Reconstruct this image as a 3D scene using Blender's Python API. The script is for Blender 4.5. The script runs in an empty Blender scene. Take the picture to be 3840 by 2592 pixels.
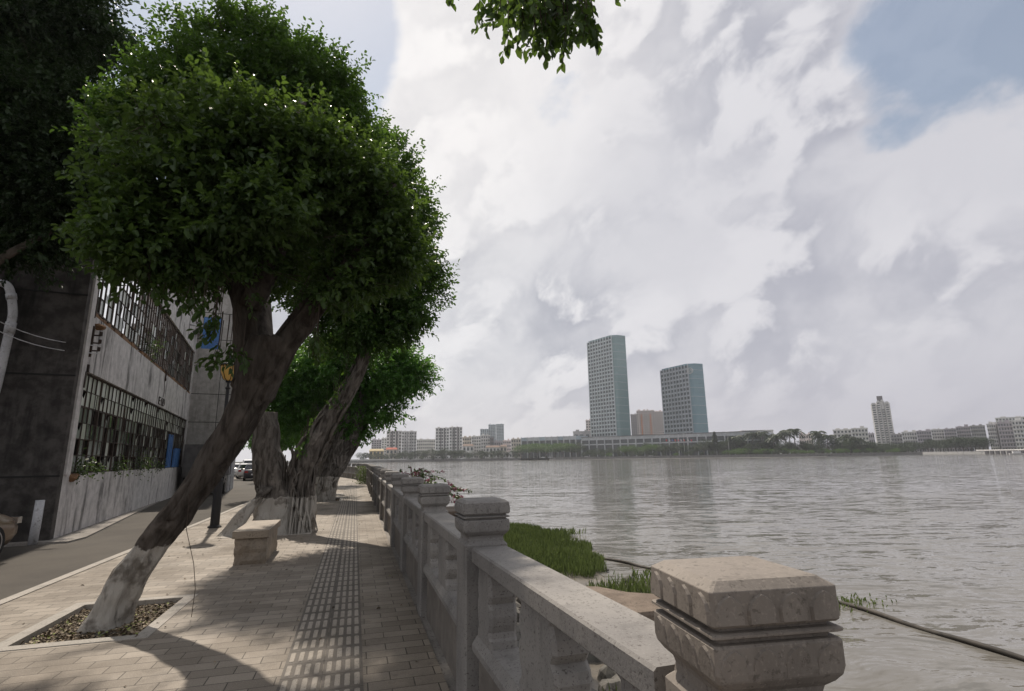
import bpy, math, random
import numpy as np
from mathutils import Vector, noise as mnoise
C = bpy.context.scene
COL = C.collection
rad = math.radians
# ------------------------------------------------------------------ camera
CAMH = 1.6
PITCH = math.atan(420 / 1990); ROLL = .0149; YAW = rad(16.289)
FPX = 1990.
_f = np.array([math.sin(YAW) * math.cos(PITCH), math.cos(YAW) * math.cos(PITCH), math.sin(PITCH)])
_r = np.array([math.cos(YAW), -math.sin(YAW), 0.])
_u = np.cross(_r, _f)
CR = _r * math.cos(ROLL) - _u * math.sin(ROLL)
CU = _u * math.cos(ROLL) + _r * math.sin(ROLL)
cd = bpy.data.cameras.new('camera'); cam = bpy.data.objects.new('camera', cd); COL.objects.link(cam)
cd.sensor_width = 36; cd.lens = FPX / 3840 * 36; cd.clip_end = 9000; cd.clip_start = .05
from mathutils import Matrix
m = Matrix((tuple(CR), tuple(CU), tuple(-_f))).transposed().to_4x4()
m.translation = (0, 0, CAMH)
cam.matrix_world = m
C.camera = cam
C.view_settings.view_transform = 'Standard'; C.view_settings.look = 'None'
C.view_settings.exposure = 0.0; C.view_settings.gamma = 1
C.cycles.use_denoising = True
C.cycles.max_bounces = 8; C.cycles.transparent_max_bounces = 8
C.cycles.sample_clamp_indirect = 4.0
C.cycles.volume_bounces = 0
# ------------------------------------------------------------------ sun + sky
SUN_AZ = -8.5; SUN_EL = 51.
sd = bpy.data.lights.new('sun', 'SUN'); sun = bpy.data.objects.new('sun', sd); COL.objects.link(sun)
sd.energy = 5.0; sd.angle = rad(.9); sd.color = (1, .90, .77)
sdir = Vector((math.sin(rad(SUN_AZ)) * math.cos(rad(SUN_EL)), math.cos(rad(SUN_AZ)) * math.cos(rad(SUN_EL)), math.sin(rad(SUN_EL))))
sun.rotation_euler = sdir.to_track_quat('Z', 'Y').to_euler()
w = bpy.data.worlds.new('World'); C.world = w; w.use_nodes = True
nt = w.node_tree; nt.nodes.clear()


def N(nt, t, **k):
    n = nt.nodes.new(t)
    for a, b in k.items():
        if a.startswith('i_'):
            key = a[2:]
            key = int(key) if key.isdigit() else key.replace('_', ' ')
            n.inputs[key].default_value = b
        else:
            setattr(n, a, b)
    return n


def L(nt, a, b):
    nt.links.new(a, b)


def M(nt, op, a, b=None, c=None):
    n = nt.nodes.new('ShaderNodeMath'); n.operation = op
    for i, v in enumerate((a, b, c)):
        if v is None: continue
        if isinstance(v, (int, float)): n.inputs[i].default_value = v
        else: nt.links.new(v, n.inputs[i])
    return n.outputs[0]


def VM(nt, op, a, b=None):
    n = nt.nodes.new('ShaderNodeVectorMath'); n.operation = op
    for i, v in enumerate((a, b)):
        if v is None: continue
        if isinstance(v, (tuple, list)): n.inputs[i].default_value = v
        else: nt.links.new(v, n.inputs[i])
    return n.outputs['Value'] if op in ('DOT_PRODUCT', 'LENGTH') else n.outputs[0]


def SM(nt, v, lo, hi, a=0., b=1.):
    n = N(nt, 'ShaderNodeMapRange', interpolation_type='SMOOTHSTEP')
    nt.links.new(v, n.inputs[0])
    for i, x in zip((1, 2, 3, 4), (lo, hi, a, b)): n.inputs[i].default_value = x
    return n.outputs[0]


def MIX(nt, fac, a, b):
    n = N(nt, 'ShaderNodeMix', data_type='RGBA')
    for s, v in ((0, fac), (6, a), (7, b)):
        if isinstance(v, (int, float)): n.inputs[s].default_value = v
        elif isinstance(v, (tuple, list)): n.inputs[s].default_value = tuple(v) + ((1,) if len(v) == 3 else ())
        else: nt.links.new(v, n.inputs[s])
    return n.outputs[2]


def raydir(x, y):
    d = _f * FPX + CR * (x - 1920) - CU * (y - 1296)
    return d / np.linalg.norm(d)


sky = N(nt, 'ShaderNodeTexSky', sky_type='NISHITA', sun_disc=False)
sky.sun_elevation = rad(SUN_EL); sky.sun_rotation = rad(SUN_AZ); sky.air_density = 1.5; sky.dust_density = .5
tc = N(nt, 'ShaderNodeTexCoord'); D = VM(nt, 'NORMALIZE', tc.outputs['Generated'])
sep = N(nt, 'ShaderNodeSeparateXYZ'); L(nt, D, sep.inputs[0])
zc = M(nt, 'ADD', M(nt, 'MAXIMUM', sep.outputs[2], 0.), .16)
cmb = N(nt, 'ShaderNodeCombineXYZ')
L(nt, M(nt, 'DIVIDE', sep.outputs[0], zc), cmb.inputs[0]); L(nt, M(nt, 'DIVIDE', sep.outputs[1], zc), cmb.inputs[1])
e1 = raydir(3700, 500) - raydir(2000, 1750); e1 /= np.linalg.norm(e1)
e3 = raydir(2700, 900); e3 = e3 - e1 * e3.dot(e1); e3 /= np.linalg.norm(e3)
e2 = np.cross(e3, e1)
cm2 = N(nt, 'ShaderNodeCombineXYZ')
for i, (e, k) in enumerate(((e1, 2.4), (e2, 2.9), (e3, 2.8))):
    L(nt, M(nt, 'MULTIPLY', VM(nt, 'DOT_PRODUCT', D, tuple(e)), k), cm2.inputs[i])
vv = VM(nt, 'ADD', cm2.outputs[0], VM(nt, 'MULTIPLY', cmb.outputs[0], (.05, .05, 0)))
wn = N(nt, 'ShaderNodeTexNoise', i_Scale=2.2, i_Detail=4., i_Roughness=.5); L(nt, vv, wn.inputs['Vector'])
vv = VM(nt, 'ADD', vv, VM(nt, 'MULTIPLY', VM(nt, 'SUBTRACT', wn.outputs['Color'], (.5, .5, .5)), (.24, .24, .24)))
n1 = N(nt, 'ShaderNodeTexNoise', i_Scale=1.3, i_Detail=12., i_Roughness=.55, i_Distortion=.1)
L(nt, VM(nt, 'ADD', vv, (2.2, 5.1, .4)), n1.inputs['Vector'])
n2 = N(nt, 'ShaderNodeTexNoise', i_Scale=1.7, i_Detail=12., i_Roughness=.54, i_Distortion=.1)
L(nt, VM(nt, 'ADD', vv, (7.3, 2.2, 4.)), n2.inputs['Vector'])
# the same cloud density sampled a little nearer the sun: the difference is its light side
sun_off = [float(x) * .16 for x in (np.array(sdir).dot(e1), np.array(sdir).dot(e2), np.array(sdir).dot(e3))]
n2b = N(nt, 'ShaderNodeTexNoise', i_Scale=1.7, i_Detail=6., i_Roughness=.54, i_Distortion=.1)
L(nt, VM(nt, 'ADD', vv, (7.3 + sun_off[0], 2.2 + sun_off[1], 4. + sun_off[2])), n2b.inputs['Vector'])
lit = SM(nt, M(nt, 'SUBTRACT', n2.outputs[0], n2b.outputs[0]), -.045, .065)


def blob(px, py, cos_in, cos_out):
    d = raydir(px, py)
    return SM(nt, VM(nt, 'DOT_PRODUCT', D, tuple(d)), math.cos(rad(cos_out)), math.cos(rad(cos_in)))


# openings where the blue shows, and thicker banks
cov = M(nt, 'ADD', n1.outputs[0], .16)
for px, py, a, b, k in ((480, -60, 10, 24, -.5), (1000, 60, 3, 14, -.34), (3640, 60, 3, 15, -.28), (3280, 330, 1, 8, -.16), (2110, 250, 1, 9, -.20), (2150, 420, 1, 7, -.17), (3150, 700, 2, 9, -.10),
                        (1650, 300, 6, 26, .16), (2500, 900, 12, 32, .18), (2850, 150, 6, 15, .12), (3700, 1000, 8, 18, .12)):
    cov = M(nt, 'ADD', cov, M(nt, 'MULTIPLY', blob(px, py, a, b), k))
cov = M(nt, 'ADD', cov, SM(nt, sep.outputs[2], .30, .06, 0., .22))
mask = SM(nt, cov, .46, .60, .30, 1.)
body = SM(nt, n2.outputs[0], .34, .62)
shade = M(nt, 'MULTIPLY', body, M(nt, 'SUBTRACT', 1., M(nt, 'MULTIPLY', lit, .60)))
shade = M(nt, 'MULTIPLY', shade, SM(nt, cov, .50, .66, .25, 1.))
ccol = MIX(nt, shade, (.72, .72, .745), (.44, .455, .51))
ccol = MIX(nt, M(nt, 'MULTIPLY', M(nt, 'MULTIPLY', lit, body), .7), ccol, (.92, .91, .915))
glow = blob(1430, -150, 2, 34)
ccol = MIX(nt, M(nt, 'MULTIPLY', glow, .55), ccol, (1.02, .98, .95))
rightdim = SM(nt, VM(nt, 'DOT_PRODUCT', D, tuple(raydir(3900, 900))), .62, .99)
ccol = MIX(nt, M(nt, 'MULTIPLY', rightdim, .34), ccol, (.44, .43, .51))
hz = SM(nt, sep.outputs[2], .20, .0)
ccol = MIX(nt, M(nt, 'MULTIPLY', hz, .75), ccol, MIX(nt, rightdim, (.66, .64, .66), (.46, .45, .52)))
bg1 = N(nt, 'ShaderNodeBackground'); L(nt, sky.outputs[0], bg1.inputs[0]); bg1.inputs[1].default_value = .085
bg2 = N(nt, 'ShaderNodeBackground'); L(nt, ccol, bg2.inputs[0]); bg2.inputs[1].default_value = 1.03
ms = N(nt, 'ShaderNodeMixShader'); L(nt, mask, ms.inputs[0]); L(nt, bg1.outputs[0], ms.inputs[1]); L(nt, bg2.outputs[0], ms.inputs[2])
wo = N(nt, 'ShaderNodeOutputWorld'); L(nt, ms.outputs[0], wo.inputs[0])
# ------------------------------------------------------------------ helpers


def ondir(px, py):
    return raydir(px, py)


def onz(px, py, z=0.):
    d = raydir(px, py); t = (z - CAMH) / d[2]; return Vector((d[0] * t, d[1] * t, z))


def ony(px, py, y):
    d = raydir(px, py); t = y / d[1]; return Vector((d[0] * t, y, CAMH + d[2] * t))


def far(px, py, dist):
    """point seen at px,py whose horizontal distance is dist"""
    d = raydir(px, py); t = dist / math.hypot(d[0], d[1]); return Vector((d[0] * t, d[1] * t, CAMH + d[2] * t))


class MB:
    def __init__(s): s.v = []; s.f = []; s.sm = False

    def add(s, vs, fs):
        k = len(s.v); s.v += [tuple(v) for v in vs]; s.f += [tuple(i + k for i in f) for f in fs]; return s

    def box(s, x0, x1, y0, y1, z0, z1, M4=None):
        vs = [Vector(p) for p in ((x0, y0, z0), (x1, y0, z0), (x1, y1, z0), (x0, y1, z0), (x0, y0, z1), (x1, y0, z1), (x1, y1, z1), (x0, y1, z1))]
        if M4 is not None: vs = [M4 @ v for v in vs]
        return s.add(vs, [(0, 3, 2, 1), (4, 5, 6, 7), (0, 1, 5, 4), (1, 2, 6, 5), (2, 3, 7, 6), (3, 0, 4, 7)])

    def prism(s, pts, z0, z1, M4=None):
        n = len(pts)
        a = sum(pts[i][0] * pts[(i + 1) % n][1] - pts[(i + 1) % n][0] * pts[i][1] for i in range(n))
        if a < 0: pts = pts[::-1]
        vs = [Vector((p[0], p[1], z)) for z in (z0, z1) for p in pts]
        if M4 is not None: vs = [M4 @ v for v in vs]
        fs = [tuple(range(n - 1, -1, -1)), tuple(range(n, 2 * n))] + [(i, (i + 1) % n, n + (i + 1) % n, n + i) for i in range(n)]
        return s.add(vs, fs)

    def rings(s, rings, cap=True):
        """rings: list of equal length closed loops"""
        n = len(rings[0]); vs = [p for r in rings for p in r]; fs = []
        for k in range(len(rings) - 1):
            for i in range(n):
                j = (i + 1) % n; fs.append((k * n + i, k * n + j, (k + 1) * n + j, (k + 1) * n + i))
        if cap: fs += [tuple(range(n - 1, -1, -1)), tuple(range((len(rings) - 1) * n, len(rings) * n))]
        return s.add(vs, fs)

    def cyl(s, p0, p1, r0, r1=None, n=10):
        return s.tube([p0, p1], [r0, r0 if r1 is None else r1], n)

    def tube(s, pts, rs, n=8, cap=True, ridge=None):
        pts = [Vector(p) for p in pts]; rings = []
        t0 = (pts[1] - pts[0]).normalized()
        ref = Vector((1, 0, 0)) if abs(t0.x) < .8 else Vector((0, 1, 0))
        for i, p in enumerate(pts):
            t = (pts[min(i + 1, len(pts) - 1)] - pts[max(i - 1, 0)]).normalized()
            a = (ref - t * ref.dot(t)).normalized(); b = t.cross(a); ref = a
            ring = []
            for k in range(n):
                th = 2 * math.pi * k / n; r = rs[i]
                if ridge: r *= ridge(th, i / (len(pts) - 1), p + (a * math.cos(th) + b * math.sin(th)) * r)
                ring.append(p + (a * math.cos(th) + b * math.sin(th)) * r)
            rings.append(ring)
        return s.rings(rings, cap)

    def build(s, name, mat, parent=None, smooth=False, bevel=0, label=None, M4=None):
        me = bpy.data.meshes.new(name); me.from_pydata(s.v, [], s.f); me.update()
        if smooth: me.shade_smooth()
        o = bpy.data.objects.new(name, me); COL.objects.link(o)
        me.materials.append(mat)
        if bevel:
            bm_ = o.modifiers.new('bevel', 'BEVEL'); bm_.width = bevel; bm_.segments = 2; bm_.limit_method = 'ANGLE'
        if parent is not None: o.parent = parent
        if label: o['label'] = label
        if M4 is not None: o.matrix_local = M4
        return o


def tag(o, label=None, cat=None, group=None, kind=None):
    if label: o['label'] = label
    if cat: o['category'] = cat
    if group: o['group'] = group
    if kind: o['kind'] = kind
    return o


def empty(name, loc, rz=0, label=None, cat=None, group=None):
    o = bpy.data.objects.new(name, None); COL.objects.link(o); o.location = loc; o.rotation_euler = (0, 0, rz)
    o.empty_display_size = .2
    return tag(o, label, cat, group)


KIDS = {}


def copy_tree(o, parent=None):
    c = o.copy(); COL.objects.link(c)
    if parent is not None: c.parent = parent
    for ch in list(o.children): copy_tree(ch, c)
    return c


ORD = 'first second third fourth fifth sixth seventh eighth ninth tenth eleventh twelfth thirteenth fourteenth fifteenth sixteenth seventeenth eighteenth nineteenth twentieth twenty-first twenty-second twenty-third twenty-fourth twenty-fifth twenty-sixth twenty-seventh twenty-eighth twenty-ninth thirtieth thirty-first thirty-second thirty-third thirty-fourth thirty-fifth thirty-sixth thirty-seventh thirty-eighth thirty-ninth fortieth'.split()


def smooth_path(pts, rs, per=6):
    P = [Vector(p) for p in pts]; out = []; ro = []
    for i in range(len(P) - 1):
        p0 = P[max(i - 1, 0)]; p1 = P[i]; p2 = P[i + 1]; p3 = P[min(i + 2, len(P) - 1)]
        for k in range(per):
            t = k / per
            out.append(.5 * ((2 * p1) + (p2 - p0) * t + (2 * p0 - 5 * p1 + 4 * p2 - p3) * t * t + (3 * p1 - p0 - 3 * p2 + p3) * t ** 3))
            ro.append(rs[i] * (1 - t) + rs[i + 1] * t)
    out.append(P[-1]); ro.append(rs[-1]); return out, ro


# ------------------------------------------------------------------ materials
def mat(name, base=(.5, .5, .5), rough=.8, fn=None, spec=.3, metal=0.):
    m = bpy.data.materials.new(name); m.use_nodes = True; nt = m.node_tree
    b = nt.nodes['Principled BSDF']; b.inputs['Base Color'].default_value = (*base, 1); b.inputs['Roughness'].default_value = rough
    b.inputs['Specular IOR Level'].default_value = spec; b.inputs['Metallic'].default_value = metal
    if fn: fn(nt, b)
    return m


def obc(nt, scale=None, world=False):
    if world:
        o = N(nt, 'ShaderNodeNewGeometry').outputs['Position']
    else:
        o = N(nt, 'ShaderNodeTexCoord').outputs['Object']
    if scale: o = VM(nt, 'MULTIPLY', o, scale if isinstance(scale, tuple) else (scale,) * 3)
    return o


def noi(nt, vec, scale, detail=5., rough=.55, dist=0.):
    n = N(nt, 'ShaderNodeTexNoise', i_Scale=scale, i_Detail=detail, i_Roughness=rough, i_Distortion=dist); L(nt, vec, n.inputs['Vector']); return n.outputs[0]


def bump(nt, b, h, strength=.5, dist=.01, prev=None):
    n = N(nt, 'ShaderNodeBump'); n.inputs['Strength'].default_value = strength; n.inputs['Distance'].default_value = dist
    L(nt, h, n.inputs['Height'])
    if prev is not None: L(nt, prev, n.inputs['Normal'])
    L(nt, n.outputs[0], b.inputs['Normal']); return n.outputs[0]


def stone(name, c1, c2, speck=(.05, .045, .04), sc=60., rough=.75, bigsc=1.5, world=True, speckamt=.8):
    def fn(nt, b):
        v = obc(nt, world=world)
        g = noi(nt, v, bigsc, 6, .6)
        c = MIX(nt, SM(nt, g, .35, .65), c1, c2)
        c = MIX(nt, SM(nt, noi(nt, VM(nt, 'MULTIPLY', v, (5, 5, 1.6)), 1., 6, .65), .50, .70, 0., .45), c, tuple(x * .42 for x in c1))
        s = noi(nt, v, sc, 3, .7)
        c = MIX(nt, M(nt, 'MULTIPLY', SM(nt, s, .56, .66), speckamt), c, speck)
        s2 = noi(nt, VM(nt, 'ADD', v, (3, 5, 7)), sc * 1.6, 2, .7)
        c = MIX(nt, M(nt, 'MULTIPLY', SM(nt, s2, .55, .7), .5), c, tuple(min(1, x * 1.5) for x in c1))
        L(nt, c, b.inputs['Base Color'])
        bump(nt, b, s, .35, -.004)
    return mat(name, c1, rough, fn, .35)


def weathered(name, c1, c2, dark, streak=1., rough=.9, sc=1.):
    """plaster with runs of black grime in world space"""
    def fn(nt, b):
        v = obc(nt, world=True)
        st = noi(nt, VM(nt, 'MULTIPLY', v, (2.2 * sc, 2.2 * sc, .28 * sc)), 1., 7, .62, .3)
        pt = noi(nt, v, .8 * sc, 7, .6)
        c = MIX(nt, SM(nt, noi(nt, v, 4., 6, .6), .35, .65), c1, c2)
        k = M(nt, 'MULTIPLY', SM(nt, st, .46, .66), SM(nt, pt, .36, .62))
        c = MIX(nt, M(nt, 'MULTIPLY', k, streak), c, dark)
        c = MIX(nt, M(nt, 'MULTIPLY', SM(nt, noi(nt, v, 11., 5, .7), .58, .72), .4), c, dark)
        L(nt, c, b.inputs['Base Color']); bump(nt, b, noi(nt, v, 25., 5, .6), .25, .01)
    return mat(name, c1, rough, fn, .2)


def leafmat(name, c1, c2, trans, tf=.32, clump=1.2):
    m = bpy.data.materials.new(name); m.use_nodes = True; nt = m.node_tree; b = nt.nodes['Principled BSDF']
    g = N(nt, 'ShaderNodeNewGeometry')
    ri = g.outputs['Random Per Island']
    nz = noi(nt, g.outputs['Position'], clump, 3, .5)
    k = M(nt, 'ADD', M(nt, 'MULTIPLY', ri, .6), M(nt, 'MULTIPLY', SM(nt, nz, .35, .65), .4))
    c = MIX(nt, k, c1, c2); L(nt, c, b.inputs['Base Color'])
    b.inputs['Roughness'].default_value = .45; b.inputs['Specular IOR Level'].default_value = .28
    tr = N(nt, 'ShaderNodeBsdfTranslucent'); L(nt, MIX(nt, k, tuple(x * .7 for x in trans), trans), tr.inputs[0])
    ms = N(nt, 'ShaderNodeMixShader'); ms.inputs[0].default_value = tf
    L(nt, b.outputs[0], ms.inputs[1]); L(nt, tr.outputs[0], ms.inputs[2])
    L(nt, ms.outputs[0], nt.nodes['Material Output'].inputs[0]); return m


def bark(name, c1, c2, whiteto=None, sx=1.):
    def fn(nt, b):
        v = obc(nt, world=True)
        n_ = noi(nt, VM(nt, 'MULTIPLY', v, (9, 9, 2.2)), 1., 7, .65, .6)
        c = MIX(nt, SM(nt, n_, .35, .62), c1, c2)
        c = MIX(nt, M(nt, 'MULTIPLY', SM(nt, noi(nt, v, 2.5, 4), .55, .68), .5), c, tuple(x * 1.9 for x in c2))
        if whiteto:
            sp = N(nt, 'ShaderNodeSeparateXYZ'); L(nt, v, sp.inputs[0])
            z = M(nt, 'ADD', sp.outputs[2], M(nt, 'MULTIPLY', M(nt, 'SUBTRACT', noi(nt, v, 4.5, 8, .65), .5), .26))
            wm = SM(nt, z, whiteto - .008, whiteto + .012, 1., 0.)
            wear = SM(nt, noi(nt, v, 3.2, 7, .6), .36, .50, 0., 1.)
            wear2 = SM(nt, n_, .56, .68, 1., .35)
            wc = MIX(nt, wear, (.15, .132, .112), (.37, .345, .31))
            c = MIX(nt, M(nt, 'MULTIPLY', wm, wear2), c, wc)
        L(nt, c, b.inputs['Base Color']); bump(nt, b, n_, 1., .06)
    return mat(name, c1, .9, fn, .15)


MT = {}
MT['granite'] = stone('granite', (.185, .175, .168), (.26, .245, .228), (.07, .06, .055), 70.)
MT['granite_pink'] = stone('granite_pink', (.195, .17, .148), (.26, .228, .20), (.07, .06, .05), 55., speckamt=.55)
MT['concrete'] = stone('concrete', (.19, .175, .16), (.26, .24, .22), (.08, .07, .06), 30., .9)
MT['black'] = mat('black_iron', (.012, .012, .014), .45, spec=.4)
MT['rust'] = stone('rusty_iron', (.035, .026, .022), (.055, .035, .025), (.02, .015, .012), 20., .85)
MT['dark'] = mat('dark_room', (.02, .02, .02), .9)
MT['white_pvc'] = stone('white_pipe', (.42, .42, .44), (.55, .55, .57), (.12, .11, .1), 12., .5, speckamt=.5)
MT['blue'] = stone('blue_sheet', (.05, .13, .33), (.07, .18, .42), (.02, .04, .08), 14., .5)
MT['plaster'] = weathered('stained_plaster', (.58, .55, .54), (.44, .42, .41), (.05, .047, .045), .95)
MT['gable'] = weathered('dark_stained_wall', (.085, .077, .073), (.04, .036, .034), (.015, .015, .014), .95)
MT['tower_wall'] = weathered('grey_tower_wall', (.36, .34, .325), (.28, .265, .25), (.08, .075, .07), .5)
MT['brickdirt'] = stone('bare_brick', (.22, .12, .06), (.14, .08, .045), (.05, .03, .02), 20., .95)


def glassfn(nt, b):
    g = N(nt, 'ShaderNodeNewGeometry'); ri = g.outputs['Random Per Island']
    c = MIX(nt, ri, (.03, .036, .03), (.24, .26, .235)); L(nt, c, b.inputs['Base Color'])
    L(nt, SM(nt, ri, .0, 1., .03, .22), b.inputs['Roughness'])
    bump(nt, b, noi(nt, g.outputs['Position'], 3., 3), .15, .02)


def glassfn2(nt, b):
    g = N(nt, 'ShaderNodeNewGeometry'); ri = g.outputs['Random Per Island']
    L(nt, MIX(nt, ri, (.36, .38, .32), (.56, .58, .52)), b.inputs['Base Color']); b.inputs['Roughness'].default_value = .3


MT['glass_pale'] = mat('skylit_pale_glass', (.4, .42, .38), .3, glassfn2, .8)  # dusty panes, base paled to stand for bright sky in them
MT['glass'] = mat('dusty_sky_glass', (.04, .05, .045), .08, glassfn, .9)  # dusty grey-green base also stands for reflected sky and trees


def island_stone(name, c1, c2, rough=.9):
    def fn(nt, b):
        g = N(nt, 'ShaderNodeNewGeometry')
        c = MIX(nt, g.outputs['Random Per Island'], c1, c2); L(nt, c, b.inputs['Base Color'])
    return mat(name, c1, rough, fn, .2)


# ------------------------------------------------------------------ foliage meshes
def leaf_arrays(P, Dv, Nv, Ln, W, curl=.12):
    S = np.cross(Dv, Nv); S /= np.linalg.norm(S, axis=1, keepdims=True) + 1e-9
    U = np.cross(S, Dv)
    Ln = np.asarray(Ln)[:, None]; W = np.asarray(W)[:, None]
    lift = U * W * .22
    a = P + Dv * .33 * Ln; c = P + Dv * .72 * Ln - U * Ln * curl * .3; t = P + Dv * Ln - U * Ln * curl
    V = np.stack([P, a + S * W * .5 + lift, c + S * W * .38 + lift, t, c - S * W * .38 + lift, a - S * W * .5 + lift], 1)
    return V


def mesh_from_leaves(name, V, mats, parent=None, extra=None):
    n = V.shape[0]
    verts = V.reshape(-1, 3)
    idx = (np.arange(n) * 6)[:, None]
    F = np.concatenate([idx + np.array([0, 1, 2, 3]), idx + np.array([0, 3, 4, 5])], 1).reshape(-1)
    nf = n * 2; mi = np.zeros(nf, dtype=np.int32); starts = np.arange(nf) * 4
    if extra is not None and extra.v:
        ev = np.array(extra.v); k = len(verts); verts = np.concatenate([verts, ev])
        ef = np.array([f for f in extra.f if len(f) == 4]) + k
        F = np.concatenate([F, ef.reshape(-1)]); mi = np.concatenate([mi, np.ones(len(ef), dtype=np.int32)])
        nf += len(ef); starts = np.arange(nf) * 4
    me = bpy.data.meshes.new(name)
    me.vertices.add(len(verts)); me.vertices.foreach_set('co', verts.astype(np.float32).reshape(-1))
    me.loops.add(len(F)); me.loops.foreach_set('vertex_index', F.astype(np.int32))
    me.polygons.add(nf); me.polygons.foreach_set('loop_start', starts.astype(np.int32))
    me.polygons.foreach_set('material_index', mi)
    for m_ in mats: me.materials.append(m_)
    me.update(calc_edges=True); me.validate()
    o = bpy.data.objects.new(name, me); COL.objects.link(o)
    if parent is not None: o.parent = parent
    return o


def EP(px, py, y, rx, rz, ry=None, o=(0, 0, 0)):
    """ellipsoid seen at px,py at depth y; rx, rz in picture pixels turned into metres"""
    p = ony(px, py, y); zc = (p - Vector((0, 0, CAMH))).dot(Vector(_f)); k = zc / FPX
    return ((p.x - o[0], p.y - o[1], p.z - o[2]), (rx * k, ry if ry else min(rx, rz * 1.4) * k, rz * k))


def unit(a): return a / (np.linalg.norm(a, axis=-1, keepdims=True) + 1e-9)


def twig_leaves(rng, P0, Dt, tl, k, ll, lw, droop=.25):
    """leaves set alternately along twigs starting at P0 with direction Dt"""
    T = len(P0); t = (np.arange(k) + .6) / k
    Dt = unit(Dt)
    side = unit(np.cross(Dt, unit(rng.normal(size=(T, 3)))))
    up = np.cross(side, Dt)
    P = P0[:, None, :] + Dt[:, None, :] * (t[None, :, None] * np.asarray(tl).reshape(-1, 1, 1))
    ang = (np.arange(k) * 2.4)[None, :, None] + rng.normal(0, .4, (T, k, 1))
    lat = side[:, None, :] * np.cos(ang) + up[:, None, :] * np.sin(ang)
    Dl = unit(lat * .8 + Dt[:, None, :] * .75 + rng.normal(0, .25, (T, k, 3)) + np.array([0, 0, -droop]))
    Nl = unit(np.array([0, 0, 1.]) + rng.normal(0, .45, (T, k, 3)) + Dt[:, None, :] * .3)
    s = rng.uniform(.65, 1.15, T * k)
    return leaf_arrays(P.reshape(-1, 3), Dl.reshape(-1, 3), Nl.reshape(-1, 3), ll * s, lw * s)


def crown_twigs(rng, ells, ntw, clump=.45, inner=.62, gap=.33, gseed=0, gscale=.9, up=.15):
    """twig starts spread through clumps near the skin of overlapping ellipsoids"""
    ells = [(np.array(c, float), np.array(r, float)) for c, r in ells]
    area = np.array([(r[0] * r[1] + r[1] * r[2] + r[0] * r[2]) for c, r in ells]); area /= area.sum()
    nclump = max(8, int(sum((r[0] * r[1] + r[1] * r[2] + r[0] * r[2]) for c, r in ells) * 4.2 / clump ** 2 * 1.1))
    cs = []; ds = []
    while len(cs) < nclump:
        k = rng.choice(len(ells), p=area); c, r = ells[k]
        d = unit(rng.normal(size=3)); q = rng.uniform(inner, 1.03) if rng.random() < .8 else rng.uniform(.2, inner)
        p = c + d * r * q * (1 + .16 * mnoise.noise(Vector(c + d * 2.1) * 1.3))
        if any(np.sum(((p - c2) / r2) ** 2) < .45 for j, (c2, r2) in enumerate(ells) if j != k) and rng.random() < .75: continue
        if mnoise.noise(Vector(p * gscale) + Vector((gseed, 0, 0))) < -gap: continue
        cs.append(p); ds.append(unit(d / r))
    cs = np.array(cs); ds = np.array(ds); per = max(1, ntw // len(cs))
    P0 = np.repeat(cs, per, 0); Dd = np.repeat(ds, per, 0)
    off = rng.normal(0, .42, P0.shape) * clump; off[:, 2] *= .75
    P0 = P0 + off
    Dt = unit(Dd * .7 + unit(off) * .5 + rng.normal(0, .45, P0.shape) + np.array([0, 0, up]))
    return P0, Dt


def crown(name, ells, ntw, k, tl, ll, lw, m_, parent, seed, clump=.45, gap=.33, inner=.62, wood=None, droop=.25, sprigs=0, shoots=(), spl=1.):
    rng = np.random.default_rng(seed)
    P0, Dt = crown_twigs(rng, ells, ntw, clump, inner, gap, seed * 3.7, 0.9)
    V = twig_leaves(rng, P0, Dt, rng.uniform(.6, 1.2, len(P0)) * tl, k, ll, lw, droop)
    extra = None
    if sprigs:
        extra = MB(); E2 = [(np.array(c, float), np.array(r, float)) for c, r in ells]; Ps = []; Ds = []
        for _ in range(sprigs):
            c, r = E2[rng.integers(len(E2))]; d = unit(rng.normal(size=3))
            p = c + d * r * .95
            if any(np.sum(((p - c2) / r2) ** 2) < .8 for c2, r2 in E2 if c2 is not c): continue
            Ps.append(p); Ds.append(unit(d / r + rng.normal(0, .35, 3) + np.array([0, 0, .1])))
        Ps = np.array(Ps); Ds = np.array(Ds); tls = rng.uniform(.25, .6, len(Ps)) * spl
        V = np.concatenate([V, twig_leaves(rng, Ps, Ds, tls, 11, ll * .9, lw * .9, droop)])
        for p, d, t_ in zip(Ps, Ds, tls): extra.tube([Vector(p - d * .15), Vector(p + d * t_ * .6), Vector(p + d * t_)], [.006, .004, .002], 3, cap=False)
    if len(shoots):
        if extra is None: extra = MB()
        Ps = np.repeat(np.array(shoots), 3, 0) + rng.normal(0, .05, (len(shoots) * 3, 3)); Ds = rng.normal(0, .35, Ps.shape) + np.array([0, 0, -1.])
        V = np.concatenate([V, twig_leaves(rng, Ps, Ds, np.full(len(Ps), .28), 8, .095, .054, .5)])
        for p, d in zip(Ps, Ds): extra.tube([Vector(p) + Vector((0, .03, .35)), Vector(p), Vector(p + unit(d) * .28)], [.006, .004, .002], 3, cap=False)
    return mesh_from_leaves(name, V, [m_, wood or m_], parent, extra)


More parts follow.
